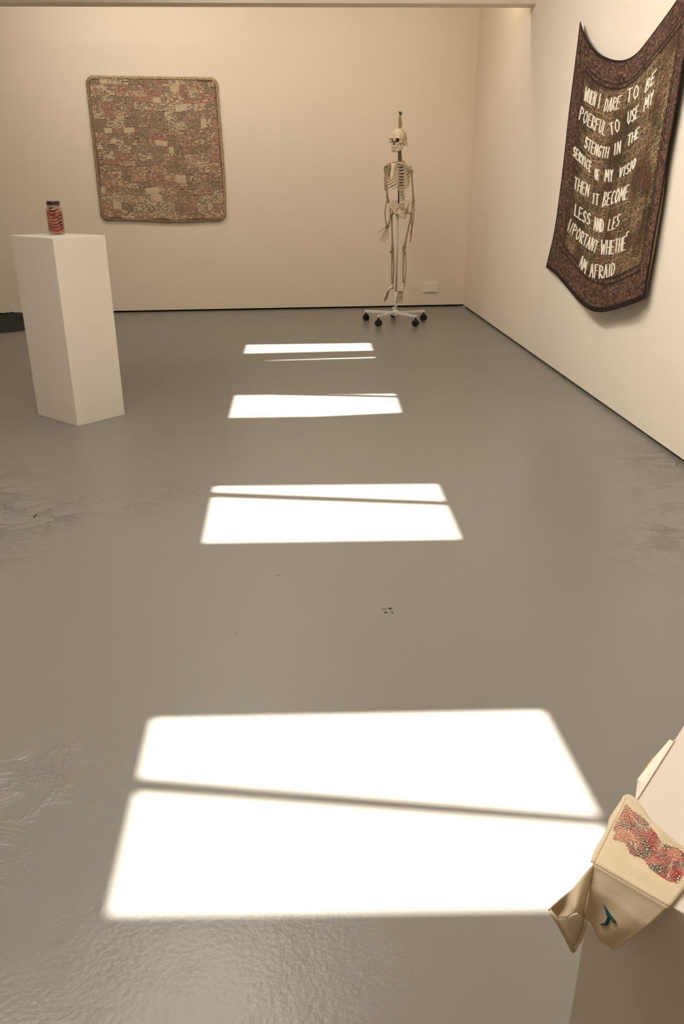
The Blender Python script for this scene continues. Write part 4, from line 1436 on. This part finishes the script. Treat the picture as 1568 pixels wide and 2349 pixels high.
# ================================================================== NEAR PLINTH, EMBROIDERED CLOTH, PAPER
Z2 = 0.60
f0 = fl(1362, 1987, Z2); fa = (fl(1568, 1663, Z2) - f0).normalized(); fb = (fl(1568, 2102, Z2) - f0)
fb = (fb - fa * fb.dot(fa)).normalized()
PW = 0.46
o = build_at('plinth', plinth('plinth', [f0, f0 + fb * PW, f0 + fb * PW + fa * PW, f0 + fa * PW], Z2, .002), M['plinth'], Vector(((f0 + (fa + fb) * PW / 2).x, (f0 + (fa + fb) * PW / 2).y, 0)), smooth=False)
tag(o, 'low white painted plinth in the near right corner under the embroidered cloth', 'plinth', 'white plinths')
fn = -fa                                           # outward from the front face
ln = -fb                                           # outward from the left face
def onfront(px, py, off): return on_plane(px, py, f0 + fn * off, fn)
e_cl = empty('embroidered_cloth', (f0.x, f0.y, Z2))
tag(e_cl, 'cream cotton cloth cross-stitched in red draped over the near plinth corner', 'cloth')
tTL, tTR, tBL, tBR = fl(1436, 1836, Z2), fl(1612, 1993, Z2), fl(1362, 1987, Z2), fl(1534, 2086, Z2)
def top_pt(u, v, lift=0.0):
    p = (tTL * (1 - u) + tTR * u) * (1 - v) + (tBL * (1 - u) + tBR * u) * v
    wv = 0.006 * math.sin(u * 7 + 1.0) * (1 - v)
    p = p + fa * wv
    h = 0.0035 + 0.0028 * max(0, noise.noise(Vector((u * 4.5, v * 4, .6)))) * 2 * min(1, u * 5) * (1 - v ** 4) + 0.006 * math.exp(-((v - .0) / .05) ** 2) * (0.5 + .5 * math.sin(u * 14)) 
    return Vector((p.x, p.y, Z2 + h + lift))
NT_ = 26
def grid_mesh(fn_, nu, nv, bm, thick=None):
    vv = [[bm.verts.new(fn_(i / nu, j / nv)) for i in range(nu + 1)] for j in range(nv + 1)]
    for j in range(nv):
        for i in range(nu): bm.faces.new((vv[j][i], vv[j][i + 1], vv[j + 1][i + 1], vv[j + 1][i]))
    return vv
# front flap: from the plinth's front edge down to its hanging tip
fTipR, fTipL = onfront(1411, 2176, .026), onfront(1342, 2100, .020)
def front_pt(u, v, lift=0.0):
    a = top_pt(u, 1.0)
    b = fTipL * (1 - u) + fTipR * u
    zig_ = 0.004 * math.sin(u * math.pi * 2.0)
    b = b + Vector((0, 0, zig_ * .6))
    p = a * (1 - v) + b * v
    bul = 0.003 * math.sin(math.pi * v) + 0.003 * math.sin(u * 9 + v * 3) * v
    return p + fn * (bul * min(1, v * 6) + lift + 0.005 * min(1, v * 3) ** 2)
def shell(bm, th):
    """give a sheet thickness: copy pushed along the vertex normals, rim closed"""
    bm.normal_update()
    vs = bm.verts[:]; fs = bm.faces[:]; es = [e for e in bm.edges if len(e.link_faces) == 1]
    mp = {v: bm.verts.new(v.co - v.normal * th) for v in vs}
    for f in fs: bm.faces.new([mp[v] for v in f.verts][::-1])
    for e in es:
        a, b = e.verts
        bm.faces.new((a, b, mp[b], mp[a]))
def sheet(fn_, nu, nv):
    b = bmesh.new(); grid_mesh(fn_, nu, nv, b); shell(b, 0.0015); return b
def join(dst, src):
    mp = {v: dst.verts.new(v.co) for v in src.verts}
    for f in src.faces: dst.faces.new([mp[v] for v in f.verts])
    src.free()
bm = bmesh.new()
for fn_, a_, b_ in ((top_pt, NT_, NT_), (front_pt, NT_, NT_)): join(bm, sheet(fn_, a_, b_))
# corner flap swinging out to the left
def dpt(px, py, d): return at(px, py, f0.y + d)
cl = [tBL + Vector((0, 0, .0035)) + ln * .003, dpt(1310, 2040, -.03), dpt(1258, 2090, -.045)]
lowc = [fTipL.copy(), dpt(1322, 2092, -.05), dpt(1300, 2104, -.05), dpt(1272, 2106, -.045)]
def curve(ps, t):
    n_ = len(ps) - 1; x = min(t * n_, n_ - 1e-6); i = int(x); return ps[i].lerp(ps[i + 1], x - i)
def corner_pt(u, v):
    a = curve(cl, u); b = curve(lowc, u)
    p = a.lerp(b, v)
    p = p + (front_pt(0, v) - cl[0].lerp(lowc[0], v)) * (1 - u) ** 4
    fold = 0.010 * math.sin(v * math.pi) * math.sin(u * 5 + .4)
    return p + Vector((-.2, -.95, .1)) * fold
join(bm, sheet(corner_pt, 16, 14))
# overhang along the plinth's left edge
def left_pt(u, v):
    a = tTL.lerp(tBL, u); a = top_pt(0, u)
    return a + ln * (0.004 * min(1, v * 6) + 0.009 * math.sin(math.pi * v / 2) * (0.6 + .4 * math.sin(u * 9)) * (1 - u ** 3)) - Vector((0, 0, 0.040 * v * (0.6 + .4 * math.cos(u * 6)) * (1 - u ** 3)))
join(bm, sheet(left_pt, 18, 6))
build('fabric', bm, M['cream'], e_cl)
# turned-back corner showing the wrong side, its lit tone painted as paler cream
bm = bmesh.new()
inn = [[dpt(1275, 2107, -.040), dpt(1300, 2103, -.02), dpt(1322, 2093, -.02), dpt(1341, 2097, -.015)],
       [dpt(1292, 2140, -.035), dpt(1306, 2135, -.02), dpt(1322, 2128, -.01), dpt(1338, 2128, -.012)],
       [dpt(1308, 2174, -.030), dpt(1313, 2172, -.022), dpt(1320, 2164, -.02), dpt(1330, 2150, -.02)]]
def inner_pt(u, v):
    r0 = [curve(r, u) for r in inn]
    return curve(r0, v)
join(bm, sheet(inner_pt, 10, 10))
tag(build('turned_corner', bm, M['cream_light'], e_cl), 'turned corner showing the cloth back, painted paler where lit')
bm = bmesh.new()
tube(bm, [dpt(1262, 2092, -.047), dpt(1276, 2109, -.047), dpt(1294, 2142, -.042), dpt(1312, 2177, -.036)], [.004, .0055, .0055, .006], 6, .5)
tube(bm, [dpt(1312, 2177, -.036), dpt(1320, 2170, -.03), dpt(1332, 2150, -.024), dpt(1341, 2120, -.02), dpt(1343, 2099, -.02)], [.005, .003, .003, .003, .002], 6, .5)
build('hem', bm, M['cream'], e_cl)
# cross stitches: rows of tiny raised crosses
rs = random.Random(21)
sets = {'red_thread': bmesh.new(), 'pink_thread': bmesh.new(), 'dark_thread': bmesh.new()}
NR, NC = 30, 58
for r_ in range(NR):
    for c_ in range(NC):
        u = 0.02 + 0.90 * (c_ + (.5 if r_ % 2 else 0)) / NC + rs.uniform(-.003, .003)
        v = 0.065 + 0.575 * r_ / NR + 0.02 * math.sin(u * 10) + rs.uniform(-.003, .003)
        lim = 0.60 + 0.03 * math.sin(u * 23) + (0.10 if .62 < u < .86 else 0) - (.10 if u < .06 else 0)
        if v > lim or v < 0.10 + .03 * math.sin(u * 15): continue
        if rs.random() < .03: continue
        g = noise.noise(Vector((u * 7.5, v * 6.5, 2.2)))
        g2 = noise.noise(Vector((u * 5, v * 5, 9.2)))
        g += rs.uniform(-.32, .32)
        key = 'dark_thread' if g > 0.28 else ('pink_thread' if g2 > 0.12 else 'red_thread')
        c0 = top_pt(u, v, .0010)
        du = (top_pt(u + .01, v) - top_pt(u - .01, v)).normalized(); dv = (top_pt(u, v + .01) - top_pt(u, v - .01)).normalized()
        for sg in (1, -1):
            d = (du + dv * sg).normalized(); w = Vector((-d.y, d.x, 0)) * .00068
            hl_ = .00168
            a, b = c0 - d * hl_, c0 + d * hl_
            bmx = sets[key]
            q = [bmx.verts.new(a + w), bmx.verts.new(a - w), bmx.verts.new(b - w), bmx.verts.new(b + w)]
            tp_ = [bmx.verts.new((a + b) / 2 + w * .4 + ZZ * .0011), bmx.verts.new((a + b) / 2 - w * .4 + ZZ * .0011)]
            bmx.faces.new((q[0], q[1], tp_[1], tp_[0])); bmx.faces.new((q[2], q[3], tp_[0], tp_[1]))
            bmx.faces.new((q[1], q[2], tp_[1])); bmx.faces.new((q[3], q[0], tp_[0]))
lab = {'red_thread': 'dark red cross stitches', 'pink_thread': 'faded red cross stitches', 'dark_thread': 'blue-black cross stitches'}
for k_, bmx in sets.items():
    tag(build('cross_stitching', bmx, M[k_], e_cl, smooth=False), lab[k_], kind='stuff')
# teal stitched mark on the hanging flap
def front_hit(px, py, lift):
    best = None
    for i in range(41):
        for j in range(41):
            p = front_pt(i / 40, j / 40)
            x, y = proj(p)
            d = (x - px) ** 2 + (y - py) ** 2
            if best is None or d < best[0]: best = (d, p)
    return best[1] + fn * lift
bm = bmesh.new()
tube(bm, [front_hit(*q, .003) for q in ((1387, 2074), (1392, 2086), (1399, 2097), (1408, 2106), (1416, 2113))], [.0008, .0022, .0028, .0022, .0010], 6, .6)
tube(bm, [front_hit(*q, .003) for q in ((1393, 2089), (1396, 2100), (1395, 2110), (1390, 2117), (1379, 2119))], [.0009, .0018, .0030, .0030, .0008], 6, .6)
tag(build('stitched_mark', bm, M['teal'], e_cl), 'teal curved stitched mark')

# folded paper hanging over the far side edge of the near plinth
ppx = [(1458, 1829), (1463, 1788), (1499, 1740), (1535, 1697), (1544, 1702)]
edge_t = [0.60, 0.66, 0.80, 0.93, 0.985]
bm = bmesh.new()
prev = None
def on_left_edge(px, py):
    return f0 + fa * max(0.0, (fl(px, py, Z2) - f0).dot(fa))
outp, inp = [], []
for (x, y) in ppx:
    # sheet springs from the plinth's edge, dips and stands off its side
    p = on_plane(x, y, f0 + ln * 0.035, ln)
    outp.append(p)
for (x, y) in ((1459, 1834), (1484, 1796), (1512, 1752), (1538, 1711), (1546, 1699)):
    q = on_left_edge(x, y); inp.append(q - ln * 0.0012 + ZZ * 0.0022)
front_, back_ = [], []
for a_, b_ in zip(inp, outp):
    front_.append([bm.verts.new(a_.lerp(b_, k / 4) - Vector((0, 0, .004 * math.sin(math.pi * k / 4)))) for k in range(5)])
for a_, b_ in zip(front_, front_[1:]):
    for k in range(4): bm.faces.new((a_[k], a_[k + 1], b_[k + 1], b_[k]))
shell(bm, 0.001)
po = build_at('paper_sheet', bm, M['cream_light'], inp[0].copy(), smooth=False)
tag(po, 'cream folded paper sheet sticking out beside the near plinth', 'paper')
bm = bmesh.new()  # orange light on the paper's rim, painted in as a thin strip
tube(bm, [outp[1].lerp(outp[2], .15), outp[1].lerp(outp[2], .6), outp[2], outp[2].lerp(outp[3], .1)], [.0008, .0022, .0022, .0008], 6)
tag(build('paper_edge_light', bm, M['orange'], po), 'orange light painted along the edge')

# ================================================================== SMALL MARKS ON THE FLOOR
def crumb(px, py, r, label):
    p = fl(px, py)
    bm = bmesh.new()
    rr = random.Random(px)
    for k in range(6):
        ball(bm, p + Vector((rr.uniform(-1, 1) * r * 2.4, rr.uniform(-1, 1) * r * 2.4, .0008)), r * rr.uniform(.3, .7), 6, 4, (1.2, 1, .15))
    o = build_at('paint_chip', bm, M['debris'], p)
    tag(o, label, 'paint chip')
crumb(884, 1400, .010, 'cluster of dark paint chips in the middle of the bare floor')
p0, p1, p2 = fl(831, 1851), fl(829.5, 1860), fl(832, 1870)
bm = bmesh.new(); tube(bm, [p0 + ZZ * .001, p1 + ZZ * .001, p2 + ZZ * .001], [.0007, .0011, .0006], 5)
tag(build_at('straw', bm, M['twine'], p1), 'short straw scrap lying in the nearest sunlit patch', 'straw')
bm = bmesh.new(); a_, b_ = fl(77, 1189), fl(84, 1180); tube(bm, [a_ + ZZ * .002, a_.lerp(b_, .5) + ZZ * .003, b_ + ZZ * .002], [.001, .002, .001], 5)
tag(build_at('twig', bm, M['debris'], a_), 'thin dark twig lying on the left floor', 'twig')
